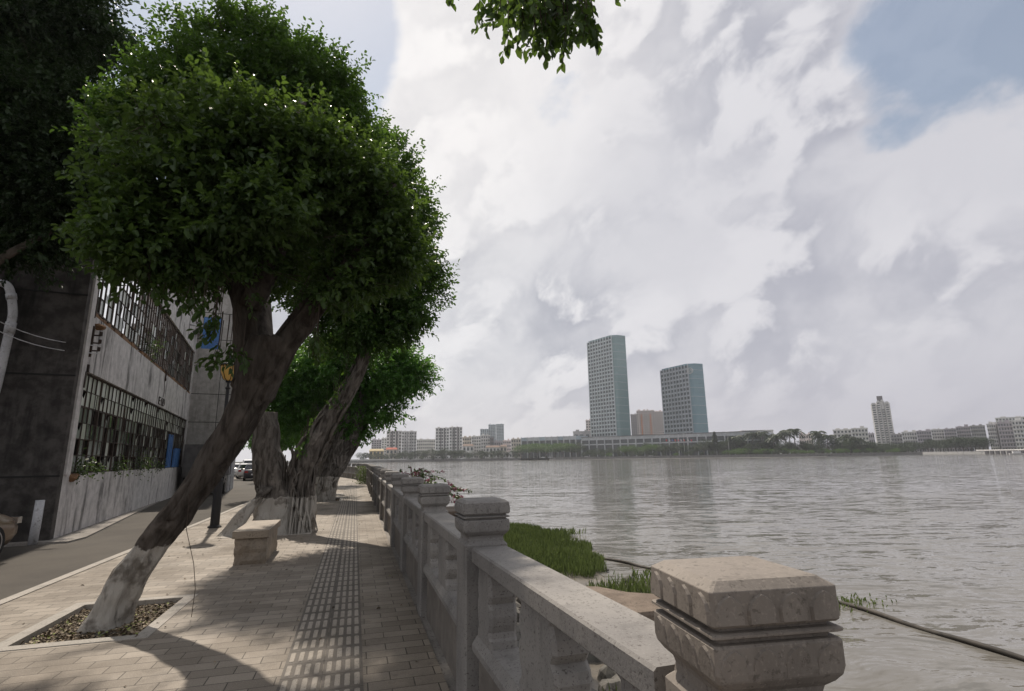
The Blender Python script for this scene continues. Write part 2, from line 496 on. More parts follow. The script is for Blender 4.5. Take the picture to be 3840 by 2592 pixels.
def trunk_mb(mb, pts, rs, n=22, per=8, ridges=((3, .10, 1.5), (7, .07, -2.5)), nz=.12, seed=0, flare=0., strands=0, srad=.05):
    P, R = smooth_path(pts, rs, per); rnd = random.Random(seed); ph = [rnd.uniform(0, 6.28) for _ in ridges]

    def ridge(th, s, p):
        v = 1.
        for (kk, a, tw), h in zip(ridges, ph): v += a * math.sin(kk * th + tw * s * 4 + h)
        v += nz * mnoise.noise(p * 2.6 + Vector((seed, 0, 0))) + nz * .5 * mnoise.noise(p * 8.)
        if flare: v += flare * max(0, 1 - s * 7) * (1 + .5 * math.sin(5 * th + seed))
        return v
    mb.tube(P, R, n, True, ridge)
    for k in range(strands):
        th0 = rnd.uniform(0, 6.28); s0 = rnd.uniform(0, .35); s1 = min(1, s0 + rnd.uniform(.35, .8)); tw = rnd.uniform(-1.8, 1.8); sp = []; sr = []
        i0 = int(s0 * (len(P) - 1)); i1 = max(i0 + 3, int(s1 * (len(P) - 1)))
        if rnd.random() < .55: i0 = 0
        for i in range(i0, min(i1, len(P) - 1) + 1):
            t = (P[min(i + 1, len(P) - 1)] - P[max(i - 1, 0)]).normalized()
            a = (Vector((1, 0, 0)) - t * t.x).normalized(); b = t.cross(a); s = i / len(P)
            th = th0 + tw * s + .25 * math.sin(i * .7 + k)
            rr = R[i] * (1.0 + (.06 if i else .35))
            sp.append(P[i] + (a * math.cos(th) + b * math.sin(th)) * rr); sr.append(srad * rnd.uniform(.7, 1.2) * (1 - .5 * s))
        if len(sp) > 2: mb.tube(sp, sr, 6)
    return P, R
# ------------------------------------------------------------------ ground, road, pavement


def sheet(name, pts, z, m_, kind='structure', thick=0.):
    mb = MB()
    if thick: mb.prism(pts, z - thick, z)
    else:
        a = sum(pts[i][0] * pts[(i + 1) % len(pts)][1] - pts[(i + 1) % len(pts)][0] * pts[i][1] for i in range(len(pts)))
        if a < 0: pts = pts[::-1]
        mb.add([(p[0], p[1], z) for p in pts], [tuple(range(len(pts)))])
    o = mb.build(name, m_); tag(o, kind=kind); return o


def rail_curve():
    """railing centre line, distance along -> (x, y)"""
    ctl = [(.86, -14), (.86, 0), (.86, 14), (.86, 28), (.86, 39), (.1, 48), (-1.9, 58), (-5.2, 70), (-10.5, 84), (-18, 98), (-28, 110)]
    P, _ = smooth_path([Vector((a, b, 0)) for a, b in ctl], [1] * len(ctl), 24); return P


RC = rail_curve()


def off_line(P, d):
    out = []
    for i, p in enumerate(P):
        t = (P[min(i + 1, len(P) - 1)] - P[max(i - 1, 0)]).normalized(); nrm = Vector((t.y, -t.x, 0)); out.append(p + nrm * d)
    return out


def pavefn(nt, b):
    v = obc(nt, world=True)
    br = N(nt, 'ShaderNodeTexBrick', offset=.5, i_Scale=1., i_Mortar_Size=.0045, i_Mortar_Smooth=.3, i_Bias=0., i_Brick_Width=.33, i_Row_Height=.165)
    wob = VM(nt, 'ADD', v, VM(nt, 'MULTIPLY', N_col(nt, v, 1.7), (.012, .012, 0)))
    L(nt, wob, br.inputs['Vector'])
    br.inputs['Color1'].default_value = (.17, .143, .114, 1); br.inputs['Color2'].default_value = (.27, .232, .19, 1); br.inputs['Mortar'].default_value = (.045, .038, .03, 1)
    c = br.outputs['Color']
    st = noi(nt, v, .7, 6, .6)
    c = MIX(nt, SM(nt, st, .44, .68, 0., .62), c, (.13, .108, .086))
    c = MIX(nt, M(nt, 'MULTIPLY', SM(nt, noi(nt, v, 2.6, 7, .7), .54, .66), .45), c, (.10, .083, .066))
    s = noi(nt, v, 85., 3, .7)
    c = MIX(nt, M(nt, 'MULTIPLY', SM(nt, s, .54, .66), .45), c, (.10, .085, .07))
    c = MIX(nt, M(nt, 'MULTIPLY', SM(nt, noi(nt, v, 120., 2, .7), .58, .7), .35), c, (.6, .56, .5))
    L(nt, c, b.inputs['Base Color'])
    h = M(nt, 'ADD', M(nt, 'MULTIPLY', br.outputs['Fac'], -1.), M(nt, 'ADD', M(nt, 'MULTIPLY', s, .25), M(nt, 'MULTIPLY', noi(nt, v, 4., 3), .5)))
    bump(nt, b, h, .7, .008)
    L(nt, SM(nt, st, .3, .7, .55, .8), b.inputs['Roughness'])


def N_col(nt, v, scale):
    n = N(nt, 'ShaderNodeTexNoise', i_Scale=scale, i_Detail=2.); L(nt, v, n.inputs['Vector']); return n.outputs['Color']


MT['pave'] = mat('paving_bricks', rough=.7, fn=pavefn, spec=.3)


def roadfn(nt, b):
    v = obc(nt, world=True)
    c = MIX(nt, SM(nt, noi(nt, v, .5, 6, .6), .35, .65), (.042, .036, .031), (.064, .056, .047))
    s = noi(nt, v, 110., 2, .7)
    c = MIX(nt, SM(nt, s, .45, .7, 0., .5), c, (.14, .125, .108))
    c = MIX(nt, M(nt, 'MULTIPLY', SM(nt, noi(nt, v, 3., 7, .7), .56, .7), .5), c, (.04, .037, .034))
    L(nt, c, b.inputs['Base Color']); bump(nt, b, s, .5, .006)


MT['road'] = mat('asphalt', rough=.85, fn=roadfn, spec=.25)
MT['kerb'] = stone('kerb_stone', (.27, .25, .22), (.33, .30, .265), (.12, .10, .09), 60.)
MT['tactile'] = stone('tactile_tile', (.095, .083, .07), (.13, .113, .097), (.10, .085, .07), 60.)
MT['tactile_bar'] = stone('tactile_bar', (.26, .23, .195), (.32, .285, .245), (.14, .12, .10), 60.)
MT['soil'] = stone('earth', (.07, .055, .04), (.11, .09, .065), (.03, .025, .02), 9., .95)
MT['mud'] = stone('river_mud', (.13, .115, .095), (.19, .17, .145), (.05, .045, .04), 6., .35)
WZ = -1.6
# natural ground under everything on this bank
edge = off_line(RC, .26)
sheet('ground', [(p.x, p.y) for p in edge] + [(-60, 140), (-160, 200), (-900, 420), (-900, -300), (1.16, -300)], -.14, MT['soil'])
# sidewalk (kerb line bends away with the river)
kerbl = [(-3.9, -14), (-3.9, 8), (-3.9, 20), (-4.15, 28), (-5.3, 38), (-7.9, 52), (-12, 68), (-18, 84), (-26, 100), (-36, 112)]
KP, _ = smooth_path([Vector((a, b, 0)) for a, b in kerbl], [1] * len(kerbl), 8)
inner = off_line(RC, -.19)
side = [(p.x, p.y) for p in inner] + [(p.x, p.y) for p in KP[::-1]]
holes = [(-2.93, -1.92, 6.28, 7.74), (-2.60, -1.02, 13.30, 15.0), (-2.5, -.55, 22.9, 25.0)]


def strip_sheet(name, x0f, x1f, ys, z, m_):
    """pavement as a grid of cells, with tree pit holes left open"""
    mb = MB()
    for a, b2 in zip(ys[:-1], ys[1:]):
        xa0, xa1, xb0, xb1 = x0f(a), x1f(a), x0f(b2), x1f(b2)
        cuts = [0, 1]
        hs = [h for h in holes if h[2] < (a + b2) / 2 < h[3]]
        if hs:
            h = hs[0]
            for (p, q) in ((xa0, h[0]), (h[1], xa1)): mb.add([(p, a, z), (q, a, z), (q, b2, z), (p, b2, z)], [(0, 1, 2, 3)])
        else: mb.add([(xa0, a, z), (xa1, a, z), (xb1, b2, z), (xb0, b2, z)], [(0, 1, 2, 3)])
    o = mb.build(name, m_); tag(o, kind='structure'); return o


def interp(P, y):
    for p, q in zip(P[:-1], P[1:]):
        if p.y <= y <= q.y: return p.x + (q.x - p.x) * (y - p.y) / (q.y - p.y + 1e-9)
    return P[-1].x


ys = sorted(set([-14, 0] + [h for q in holes for h in q[2:]] + [28, 31, 34, 37, 40, 43, 46, 49, 52, 56, 60, 65, 70, 76, 82, 88, 94]))
strip_sheet('sidewalk', lambda y: interp(KP, y), lambda y: interp(RC, y) - .15, ys, 0., MT['pave'])
mb = MB()
for p, q in zip(KP[:-1], KP[1:]):
    mb.add([(p.x - .13, p.y, .012), (p.x, p.y, .012), (q.x, q.y, .012), (q.x - .13, q.y, .012), (p.x - .13, p.y, -.13), (q.x - .13, q.y, -.13), (p.x, p.y, -.1), (q.x, q.y, -.1)],
           [(0, 1, 2, 3), (4, 0, 3, 5), (1, 6, 7, 2)])
tag(mb.build('kerb', MT['kerb']), kind='structure')
sheet('road', [(p.x - .1, p.y) for p in KP] + [(-40, 112), (-30, 100), (-18.5, 88), (-13.5, 70), (-11.2, 60), (-10, 45), (-9.5, 34.5), (-5.95, 15.3), (-6, 14.6), (-20, 12.2), (-20, -14)], -.10, MT['road'])
sheet('concrete_apron', [(-5.95, 15.3), (-9.5, 34.5), (-10, 45), (-11.2, 60), (-13.5, 70), (-14.6, 70), (-12.2, 60), (-11, 45), (-10.6, 34.5), (-6.7, 15.0), (-8.4, 14.7), (-6, 14.55)], -.06, MT['concrete'], thick=.1)
# tactile guide strip: two tiles wide, raised bars
TX0, TX1 = -.47, .13
mb = MB(); y = -1.
while y < 40:
    for i in range(2):
        x = TX0 + i * .3
        mb.box(x + .002, x + .298, y + .002, y + .298, -.03, .004)
    y += .3
tag(mb.build('tactile_paving', MT['tactile']), kind='structure')
mb = MB(); y = 1.2
rnd = random.Random(4)
y = 1.1
while y < 40:
    for i in range(2):
        for k in range(4):
            for q in range(1):
                cx = TX0 + i * .3 + .045 + k * .070; cy = y + .15; a, b2 = .0215, .112
                c_ = .009; h = .0095
                lp = [(-a, -b2 + c_), (-a + c_, -b2), (a - c_, -b2), (a, -b2 + c_), (a, b2 - c_), (a - c_, b2), (-a + c_, b2), (-a, b2 - c_)]
                vs = [(cx + px_, cy + py_, .003) for px_, py_ in lp] + [(cx + px_ * .8, cy + py_ * .94, h) for px_, py_ in lp]
                mb.add(vs, [tuple(range(8, 16))] + [(j, (j + 1) % 8, 8 + (j + 1) % 8, 8 + j) for j in range(8)])
    y += .3
tag(mb.build('tactile_bars', MT['tactile_bar']), kind='structure')

# ------------------------------------------------------------------ tree pits


def pit(h, label, seed):
    x0, x1, y0, y1 = h; cx, cy = (x0 + x1) / 2, (y0 + y1) / 2
    root = empty('tree_pit', (cx, cy, 0), 0, label, 'tree pit', 'square tree pits in the pavement')
    hx, hy, t = (x1 - x0) / 2, (y1 - y0) / 2, .13
    for (a, b2, c_, d) in ((-hx - t, hx + t, -hy - t, -hy), (-hx - t, hx + t, hy, hy + t), (-hx - t, -hx, -hy, hy), (hx, hx + t, -hy, hy)):
        MB().box(a, b2, c_, d, -.12, .008).build('edging_slab', MT['kerb'], root, bevel=.004)
    mb = MB(); n = 14
    for i in range(n + 1):
        for j in range(n + 1):
            X = -hx + 2 * hx * i / n; Y = -hy + 2 * hy * j / n
            mb.v.append((X, Y, -.075 + .04 * mnoise.noise(Vector((X * 2 + seed, Y * 2, 0)))))
    mb.f = [(i * (n + 1) + j, (i + 1) * (n + 1) + j, (i + 1) * (n + 1) + j + 1, i * (n + 1) + j + 1) for i in range(n) for j in range(n)]
    mb.build('soil', MT['soil'], root, smooth=True)
    rng = np.random.default_rng(seed); q = 2600
    P = np.stack([rng.uniform(-hx, hx, q), rng.uniform(-hy, hy, q), rng.uniform(-.07, -.035, q)], 1)
    Dv = unit(np.stack([rng.normal(size=q), rng.normal(size=q), rng.normal(0, .25, q)], 1)); Nv = unit(np.array([0, 0, 1.]) + rng.normal(0, .35, (q, 3)))
    V = leaf_arrays(P, Dv, Nv, rng.uniform(.025, .06, q), rng.uniform(.015, .032, q), .05)
    o = mesh_from_leaves('dry_leaves', V, [MT['chips']], root); o['kind'] = 'stuff'
    return root


def chipfn(nt, b):
    g = N(nt, 'ShaderNodeNewGeometry'); r = N(nt, 'ShaderNodeValToRGB'); L(nt, g.outputs['Random Per Island'], r.inputs[0])
    e = r.color_ramp.elements; e[0].color = (.05, .035, .02, 1); e[1].color = (.32, .26, .18, 1); e[1].position = .9
    x = e.new(.55); x.color = (.14, .10, .06, 1); x = e.new(.95); x.color = (.22, .25, .07, 1)
    L(nt, r.outputs[0], b.inputs['Base Color'])


MT['chips'] = mat('dry_leaf', rough=.7, fn=chipfn)
pit(holes[0], 'nearest tree pit, full of dry leaves around the leaning painted trunk', 1)
pit(holes[1], 'tree pit behind the stone bench, under the thick rooted banyan', 2)
pit(holes[2], 'third tree pit along the path, under the twisted banyan with a whitewashed foot', 3)
# leaf litter on the paving
rng = np.random.default_rng(11); q = 260
P = np.stack([rng.uniform(-3.7, .65, q), rng.uniform(2.0, 30, q) ** 1.0, np.full(q, .008)], 1)
Dv = unit(np.stack([rng.normal(size=q), rng.normal(size=q), rng.normal(0, .1, q)], 1)); Nv = unit(np.array([0, 0, 1.]) + rng.normal(0, .3, (q, 3)))
o = mesh_from_leaves('leaf_litter', leaf_arrays(P, Dv, Nv, rng.uniform(.02, .055, q), rng.uniform(.012, .03, q), .1), [MT['chips']]); tag(o, 'small dry leaves scattered over the brick pavement', 'fallen leaves', kind='stuff')

# ------------------------------------------------------------------ stone balustrade
# square post with a two tier lotus cap


def sq(h, z, c=.0):
    if c: return [Vector(p) for p in ((-h + c, -h, z), (h - c, -h, z), (h, -h + c, z), (h, h - c, z), (h - c, h, z), (-h + c, h, z), (-h, h - c, z), (-h, -h + c, z))]
    return [Vector(p) for p in ((-h, -h, z), (h, -h, z), (h, h, z), (-h, h, z))]


PH = .157


def petal(mb, face, u, z0, z1, wd, proud, taper=0.):
    """pointed arch petal plate on one of the four cap faces"""
    pr = [(-wd, 0), (wd, 0), (wd * 1.02, .45), (wd * .8, .72), (wd * .42, .90), (0, 1.), (-wd * .42, .90), (-wd * .8, .72), (-wd * 1.02, .45)]
    R = Matrix.Rotation(face * math.pi / 2, 4, 'Z'); inner_ = []; outer = []
    for a, t in pr:
        z = z0 + (z1 - z0) * t; yy = PH - taper * (1 - t)
        outer.append(R @ Vector((u + a, -(yy - .002), z))); k = .84
        inner_.append(R @ Vector((u + a * k, -(yy + proud), z0 + (z1 - z0) * (t * .93 + .035))))
    n = len(pr); mb.add(outer + inner_, [tuple(range(n, 2 * n))] + [(i, (i + 1) % n, n + (i + 1) % n, n + i) for i in range(n)])


def make_post():
    root = empty('railing_post', (0, 0, 0))
    MB().rings([sq(PH - .012, -.02, .012), sq(PH - .012, .995, .012), sq(PH - .012, 1.02, .012), sq(PH - .035, 1.045, .02)]).build('shaft', MT['granite'], root)
    mb = MB(); prof = [(PH - .032, 1.040), (PH - .036, 1.060), (PH - .032, 1.074), (PH - .016, 1.088), (PH - .004, 1.104), (PH, 1.120), (PH, 1.172), (PH - .005, 1.177), (PH - .019, 1.178), (PH - .019, 1.186), (PH - .004, 1.189),
                       (PH + .003, 1.1925), (PH + .003, 1.1975), (PH - .004, 1.201), (PH - .019, 1.202), (PH - .019, 1.210), (PH - .005, 1.211), (PH, 1.216), (PH, 1.283), (PH - .001, 1.285), (PH - .026, 1.302)]
    rr = []
    for h, z in prof: rr.append(sq(h, z, .006))
    mb.rings(rr)
    for f in range(4):
        for k in range(4):
            u = -.1155 + k * .077
            petal(mb, f, u, 1.217, 1.279, .0355, .007)
            petal(mb, f, u, 1.106, 1.171, .0355, .007, .008)
    mb.build('lotus_cap', MT['granite'], root)
    return root


def vase(mb, cy, hw, z0, z1, x=.085):
    """flat vase shaped baluster, silhouette in the length direction"""
    prof = [(1, 0), (1, .10), (.90, .13), (.86, .20), (.98, .30), (1.03, .40), (.98, .50), (.84, .56), (.90, .60), (.98, .66), (.94, .78), (.82, .90), (.84, .93), (1, .95), (1, 1)]
    H_ = z1 - z0
    rings = []
    for k, t in prof:
        h = hw * k; z = z0 + H_ * t; c = .018
        rings.append([Vector(p) for p in ((-x + c, cy - h, z), (x - c, cy - h, z), (x, cy - h + c, z), (x, cy + h - c, z), (x - c, cy + h, z), (-x + c, cy + h, z), (-x, cy + h - c, z), (-x, cy - h + c, z))])
    mb.rings(rings)


def make_panel(Ln):
    """one bay between two posts, from local y=0 to y=Ln"""
    root = empty('stone_railing', (0, 0, 0)); h = Ln / 2
    mb = MB(); pr = [(-.112, .91), (.112, .91), (.12, .918), (.12, .99), (.11, 1.0), (-.11, 1.0), (-.12, .99), (-.12, .918)]
    mb.rings([[Vector((a, -h, z)) for a, z in pr], [Vector((a, h, z)) for a, z in pr]]); mb.build('handrail', MT['granite'], root)
    mb = MB(); pr = [(-.07, .38), (.07, .38), (.118, .42), (.118, .455), (.085, .50), (-.085, .50), (-.118, .455), (-.118, .42)]
    mb.rings([[Vector((a, -h, z)) for a, z in pr], [Vector((a, h, z)) for a, z in pr]]); mb.build('lower_rail', MT['granite'], root)
    MB().box(-.075, .075, -h, h, -.6, .38).build('base_slab', MT['base'], root)
    for cy, hw in ((-h + .15, .15), (0, .24), (h - .15, .15)):
        mb = MB(); vase(mb, cy, hw, .50, .91); mb.build('baluster', MT['granite'], root)
    return root


MT['base'] = weathered('railing_base', (.20, .18, .16), (.15, .135, .12), (.06, .05, .045), .6)
arc = [0.]
for p, q in zip(RC[:-1], RC[1:]): arc.append(arc[-1] + (q - p).length)


def at_arc(s):
    for i in range(len(arc) - 1):
        if arc[i] <= s <= arc[i + 1]:
            t = (s - arc[i]) / (arc[i + 1] - arc[i]); return RC[i].lerp(RC[i + 1], t)
    return RC[-1]


s0 = 14 + 1.36; SP = 2.4; pp = make_post(); ps = [at_arc(s0 + SP * k) for k in range(-1, 39)]
ps[0] = Vector((1.12, -1.18, 0)); ps[1] = Vector((.93, 1.215, 0))
ln0 = SP - 2 * (PH - .012) + .006; pn = make_panel(ln0)
first = True
n_p = 0
for k, p in enumerate(ps):
    a = ps[max(k - 1, 0)]; b2 = ps[min(k + 1, len(ps) - 1)]; t = (b2 - a).normalized(); rz = math.atan2(-t.x, t.y)
    o = pp if k == 0 else copy_tree(pp)
    o.location = p; o.rotation_euler.z = rz; o.scale.z = 1.015
    if k == 1: o.rotation_euler.z = rad(-6.5)
    if k == 0: lb = 'granite railing post standing beside the camera, at the near end of the railing'
    elif k == 1: lb = 'large pinkish stone post with carved lotus petals in the bottom right foreground'
    else: lb = '%s stone railing post with a square lotus cap, counting from the big foreground post' % ORD[k - 1]
    if k == 1:
        for ch in o.children: ch.material_slots[0].link = 'OBJECT'; ch.material_slots[0].material = MT['granite_pink']
    tag(o, lb, 'post', 'stone posts of the riverside railing')
    if k < len(ps) - 1:
        q = ps[k + 1]; mid = (p + q) / 2; d = q - p
        o = pn if k == 0 else copy_tree(pn)
        o.location = mid; o.rotation_euler.z = math.atan2(-d.x, d.y); o.scale.z = 1.035
        if k == 0: lb = 'stone railing bay beside the camera, before the big foreground post'
        elif k == 1: lb = 'nearest full railing bay, running up to the big foreground post'
        else: lb = '%s stone railing bay along the path, counting away from the big foreground post' % ORD[k - 1]
        tag(o, lb, 'railing', 'stone bays of the riverside railing')
# ------------------------------------------------------------------ quay wall, shore and water
mb = MB(); A_ = off_line(RC, -.2); B_ = off_line(RC, .28)
for (p, q, r, s_) in zip(A_[:-1:6], A_[6::6], B_[:-1:6], B_[6::6]):
    mb.add([(p.x, p.y, -.012), (r.x, r.y, -.012), (s_.x, s_.y, -.012), (q.x, q.y, -.012), (r.x, r.y, -3), (s_.x, s_.y, -3)], [(0, 1, 2, 3), (1, 4, 5, 2)])
tag(mb.build('quay_wall', MT['concrete']), kind='structure')


def waterfn(nt, b):
    v = obc(nt, world=True); dist = VM(nt, 'LENGTH', v)
    rot = N(nt, 'ShaderNodeMapping'); L(nt, v, rot.inputs[0]); rot.inputs['Rotation'].default_value = (0, 0, rad(20))
    wob = VM(nt, 'ADD', rot.outputs[0], VM(nt, 'MULTIPLY', N_col(nt, rot.outputs[0], .35), (1.6, 1.6, 0)))

    def wv(sx, sy, det, off): return noi(nt, VM(nt, 'ADD', VM(nt, 'MULTIPLY', wob, (sx, sy, 1)), (off, off * 1.7, off)), 1., det, .6, .2)
    patch = SM(nt, noi(nt, VM(nt, 'MULTIPLY', v, (.02, .045, 1)), 1., 4, .6), .35, .65, .55, 1.35)
    sl = None
    for sx, sy, det, off, A in ((2.2, 8., 4, 0., .60), (.8, 3.0, 4, 3.3, .70), (.22, .9, 3, 9.1, .42), (7., 18., 2, 5.5, .30)):
        t = M(nt, 'MULTIPLY', M(nt, 'SUBTRACT', wv(sx, sy, det, off), .5), A); sl = t if sl is None else M(nt, 'ADD', sl, t)
    sl = M(nt, 'MULTIPLY', sl, patch)
    lat = M(nt, 'MULTIPLY', M(nt, 'SUBTRACT', wv(1.3, 2.6, 3, 14.), .5), .22)
    va = (math.sin(rad(16)), math.cos(rad(16)), 0.); ca = (math.cos(rad(16)), -math.sin(rad(16)), 0.)

    def sc(vec, f):
        n = N(nt, 'ShaderNodeVectorMath', operation='SCALE'); n.inputs[0].default_value = vec; L(nt, f, n.inputs['Scale']); return n.outputs[0]
    nrm = VM(nt, 'NORMALIZE', VM(nt, 'ADD', VM(nt, 'ADD', sc(va, sl), sc(ca, lat)), (0, 0, 1)))
    L(nt, nrm, b.inputs['Normal'])
    L(nt, MIX(nt, patch, (.125, .117, .105), (.15, .142, .128)), b.inputs['Base Color'])
    b.inputs['Roughness'].default_value = .07; b.inputs['IOR'].default_value = 1.333; b.inputs['Specular IOR Level'].default_value = .5


MT['water'] = mat('river_water', (.1, .09, .075), .08, waterfn, .5)
mb = MB(); mb.add([(-2500, -400, WZ), (4500, -400, WZ), (4500, 4500, WZ), (-2500, 4500, WZ)], [(0, 1, 2, 3)])
o = mb.build('water', MT['water']); tag(o, kind='structure')
# muddy foreshore: a real sloping surface that dips under the water
mb = MB(); nx, ny = 60, 110; X0, X1, Y0, Y1 = 1.1, 9.5, 1.5, 36


def shore_h(x, y):
    wdt = 3.6 + 2.9 * math.exp(-((y - 19.5) / 7.5) ** 2) - 1.3 * max(0, (8 - y) / 8)
    t = (x - 1.1) / wdt
    return -1.02 - .56 * min(t, 1) - .55 * max(t - 1, 0) + .10 * mnoise.noise(Vector((x * .8, y * .8, 3))) + .05 * mnoise.noise(Vector((x * 3, y * 3, 1)))


for i in range(nx + 1):
    for j in range(ny + 1):
        x = X0 + (X1 - X0) * i / nx; y = Y0 + (Y1 - Y0) * j / ny; mb.v.append((x, y, shore_h(x, y)))
mb.f = [(i * (ny + 1) + j, (i + 1) * (ny + 1) + j, (i + 1) * (ny + 1) + j + 1, i * (ny + 1) + j + 1) for i in range(nx) for j in range(ny)]
tag(mb.build('river_bank', MT['mud'], smooth=True), kind='structure')
# reeds
rng = np.random.default_rng(5); Q = 110000
X = rng.uniform(1.3, 8.6, Q); Y = rng.uniform(4.5, 27, Q); keep = []
for i in range(Q):
    x, y = X[i], Y[i]
    g = mnoise.noise(Vector((x * .9, y * .9, 8)))
    bx = 8.1 - max(0, 18.6 - y) * .28 - max(0, y - 25) * 2.
    dense = 1.3 < x < bx + g * .4 and 12.6 + .35 * (x - 1.3) + g < y < 26 + g
    fringe = 3.6 < x < 7.0 + g and 9.6 + g * .4 < y < 12.2 + .3 * (x - 4) and g > -.2
    few = x < 7.5 and g > .22
    pr = 1. if dense else (.55 if fringe else (.12 if few else 0))
    keep.append(rng.random() < pr)
keep = np.array(keep); X = X[keep]; Y = Y[keep]; n_ = len(X)
Z = np.array([shore_h(a, b2) for a, b2 in zip(X, Y)])
P = np.stack([X, Y, np.maximum(Z, WZ - .05)], 1)
Dv = unit(np.stack([rng.normal(0, .16, n_), rng.normal(0, .16, n_), np.ones(n_)], 1)); Nv = unit(rng.normal(size=(n_, 3)) * np.array([1, 1, .1]))
hh = rng.uniform(.10, .33, n_)
MT['reed'] = leafmat('reed', (.06, .082, .03), (.16, .19, .075), (.18, .25, .07), .3, .5)
o = mesh_from_leaves('reeds', leaf_arrays(P, Dv, Nv, hh, np.full(n_, .013), .12), [MT['reed']])
tag(o, 'green reeds and grass growing in the mud behind the railing', 'reeds', kind='stuff')


def rock_mb(mb, c, r, seed, sub=2):
    import bmesh
    bm = bmesh.new(); bmesh.ops.create_icosphere(bm, subdivisions=sub, radius=1); rnd = random.Random(seed); s = Vector((rnd.uniform(.8, 1.3), rnd.uniform(.7, 1.1), rnd.uniform(.45, .8)))
    vs = []
    for v in bm.verts:
        k = 1 + .35 * mnoise.noise(v.co * 1.3 + Vector((seed * 7.1, 0, 0))) + .15 * mnoise.noise(v.co * 3.1 + Vector((0, seed * 3.3, 0)))
        vs.append(Vector(c) + Vector((v.co.x * s.x, v.co.y * s.y, v.co.z * s.z)) * r * k)
    fs = [tuple(x.index for x in f.verts) for f in bm.faces]; bm.free(); mb.add(vs, fs)


MT['rock'] = stone('rock', (.10, .095, .085), (.155, .145, .13), (.05, .045, .04), 14., .9)
mb = MB(); rnd = random.Random(3)
for i in range(230):
    x = 1.35 + rnd.random() ** 1.6 * 2.3; y = rnd.uniform(2.0, 15); rock_mb(mb, (x, y, shore_h(x, y) + .06 + max(0, (2.0 - x)) * .25), rnd.uniform(.12, .34), i, 2)
tag(mb.build('riprap', MT['rock']), 'rubble stones heaped along the foot of the quay, seen between the balusters', 'rubble', kind='stuff')
for i, (px, py, r, lb) in enumerate(((2222, 2133, .10, 'dark wet rock at the tip of the reed bed'), (2275, 2137, .07, 'small wet rock in the shallows, right of the reed tip'), (2355, 2175, .14, 'largest dark rock in the shallows near the floating pipe'),
                                     (2378, 2155, .07, 'small rock in the shallows just behind the largest rock'), (2135, 2170, .09, 'mossy rock at the edge of the mud slab'), (2205, 2122, .07, 'small rock under the reed tip beside the pipe'))):
    p = onz(px, py, -1.55); mb = MB(); rock_mb(mb, (0, 0, 0), r, 50 + i); o = mb.build('rock', MT['rock']); o.location = p; tag(o, lb, 'rock', 'rocks in the shallows')
# mud covered slab and the concrete block behind the railing
mb = MB(); pts = [(4.05, 8.42), (4.95, 8.40), (5.9, 8.6), (5.6, 9.3), (5.05, 9.75), (4.7, 10.3), (4.25, 10.55), (3.6, 10.5), (3.2, 10.0), (3.0, 9.1), (3.1, 8.45)]
nl = len(pts)
rings = []
for k, z in ((1.02, -1.9), (1.0, -1.1), (.99, -.95), (.96, -.90)):
    rings.append([Vector((4.4 + (a - 4.4) * k, 9.4 + (b2 - 9.4) * k, z + .02 * mnoise.noise(Vector((a * 3, b2 * 3, z))))) for a, b2 in pts][::-1])
mb.rings(rings[::1])
MT['drymud'] = stone('dry_mud', (.13, .10, .078), (.19, .15, .118), (.05, .04, .03), 25., .95)
tag(mb.build('concrete_slab', MT['drymud'], bevel=.01), 'brown mud covered slab with a shaded front face behind the nearest railing', 'slab')
mb = MB(); mb.box(-.35, .35, -.45, .45, -1.8, 0); mb.box(-.40, .40, -.5, .5, 0, .07)
o = mb.build('concrete_block', MT['drymud'], bevel=.012); o.location = (1.86, 9.7, .66); tag(o, 'brown square concrete block standing behind the third railing post', 'block')
# floating pipe boom
bp = [Vector((6.2, 26.6, 0)), onz(1915, 1970, WZ), onz(1985, 1976, WZ), onz(2060, 2025, WZ), onz(2110, 2062, WZ), onz(2200, 2085, WZ), onz(2330, 2110, WZ), onz(2465, 2140, WZ), onz(2800, 2195, WZ), onz(3115, 2255, WZ), onz(3400, 2345, WZ), onz(3840, 2480, WZ), Vector((10, 4, 0)), Vector((9.4, 0, 0)), Vector((9, -6, 0))]
for p in bp: p.z = WZ + .03
P_, R_ = smooth_path(bp, [.045] * len(bp), 6)
for i, p in enumerate(P_): p.z += .015 * math.sin(i * .9)
MT['boom'] = stone('wet_pipe', (.03, .026, .022), (.075, .065, .055), (.01, .01, .01), 8., .75)
mb = MB(); mb.tube(P_, R_, 10); tag(mb.build('floating_pipe', MT['boom'], smooth=True), 'long dark pipe floating on the river beyond the reeds', 'pipe')

# water weeds by the pipe
for i, (px, py, h_, nn, lb) in enumerate(((2080, 2010, .35, 420, 'tuft of reeds standing in the water outside the pipe bend'), (3170, 2262, .12, 160, 'leafy weed caught on the floating pipe right of the big post cap'), (2925, 2160, .12, 30, 'small sprig showing over the big post cap'), (2480, 2170, .3, 200, 'reed tuft in the shallows left of the big post cap'))):
    p = onz(px, py, WZ); rng = np.random.default_rng(60 + i)
    P = np.stack([rng.normal(0, .45 if i != 2 else .05, nn), rng.normal(0, .25 if i != 2 else .05, nn), np.zeros(nn)], 1); Dv = unit(np.stack([rng.normal(0, .3, nn), rng.normal(0, .3, nn), np.ones(nn)], 1)); Nv = unit(rng.normal(size=(nn, 3)))
    o = mesh_from_leaves('water_weed', leaf_arrays(P, Dv, Nv, rng.uniform(.4, 1, nn) * h_, np.full(nn, .03), .2), [MT['reed']]); o.location = p; tag(o, lb, 'water plant', 'weeds in the river')

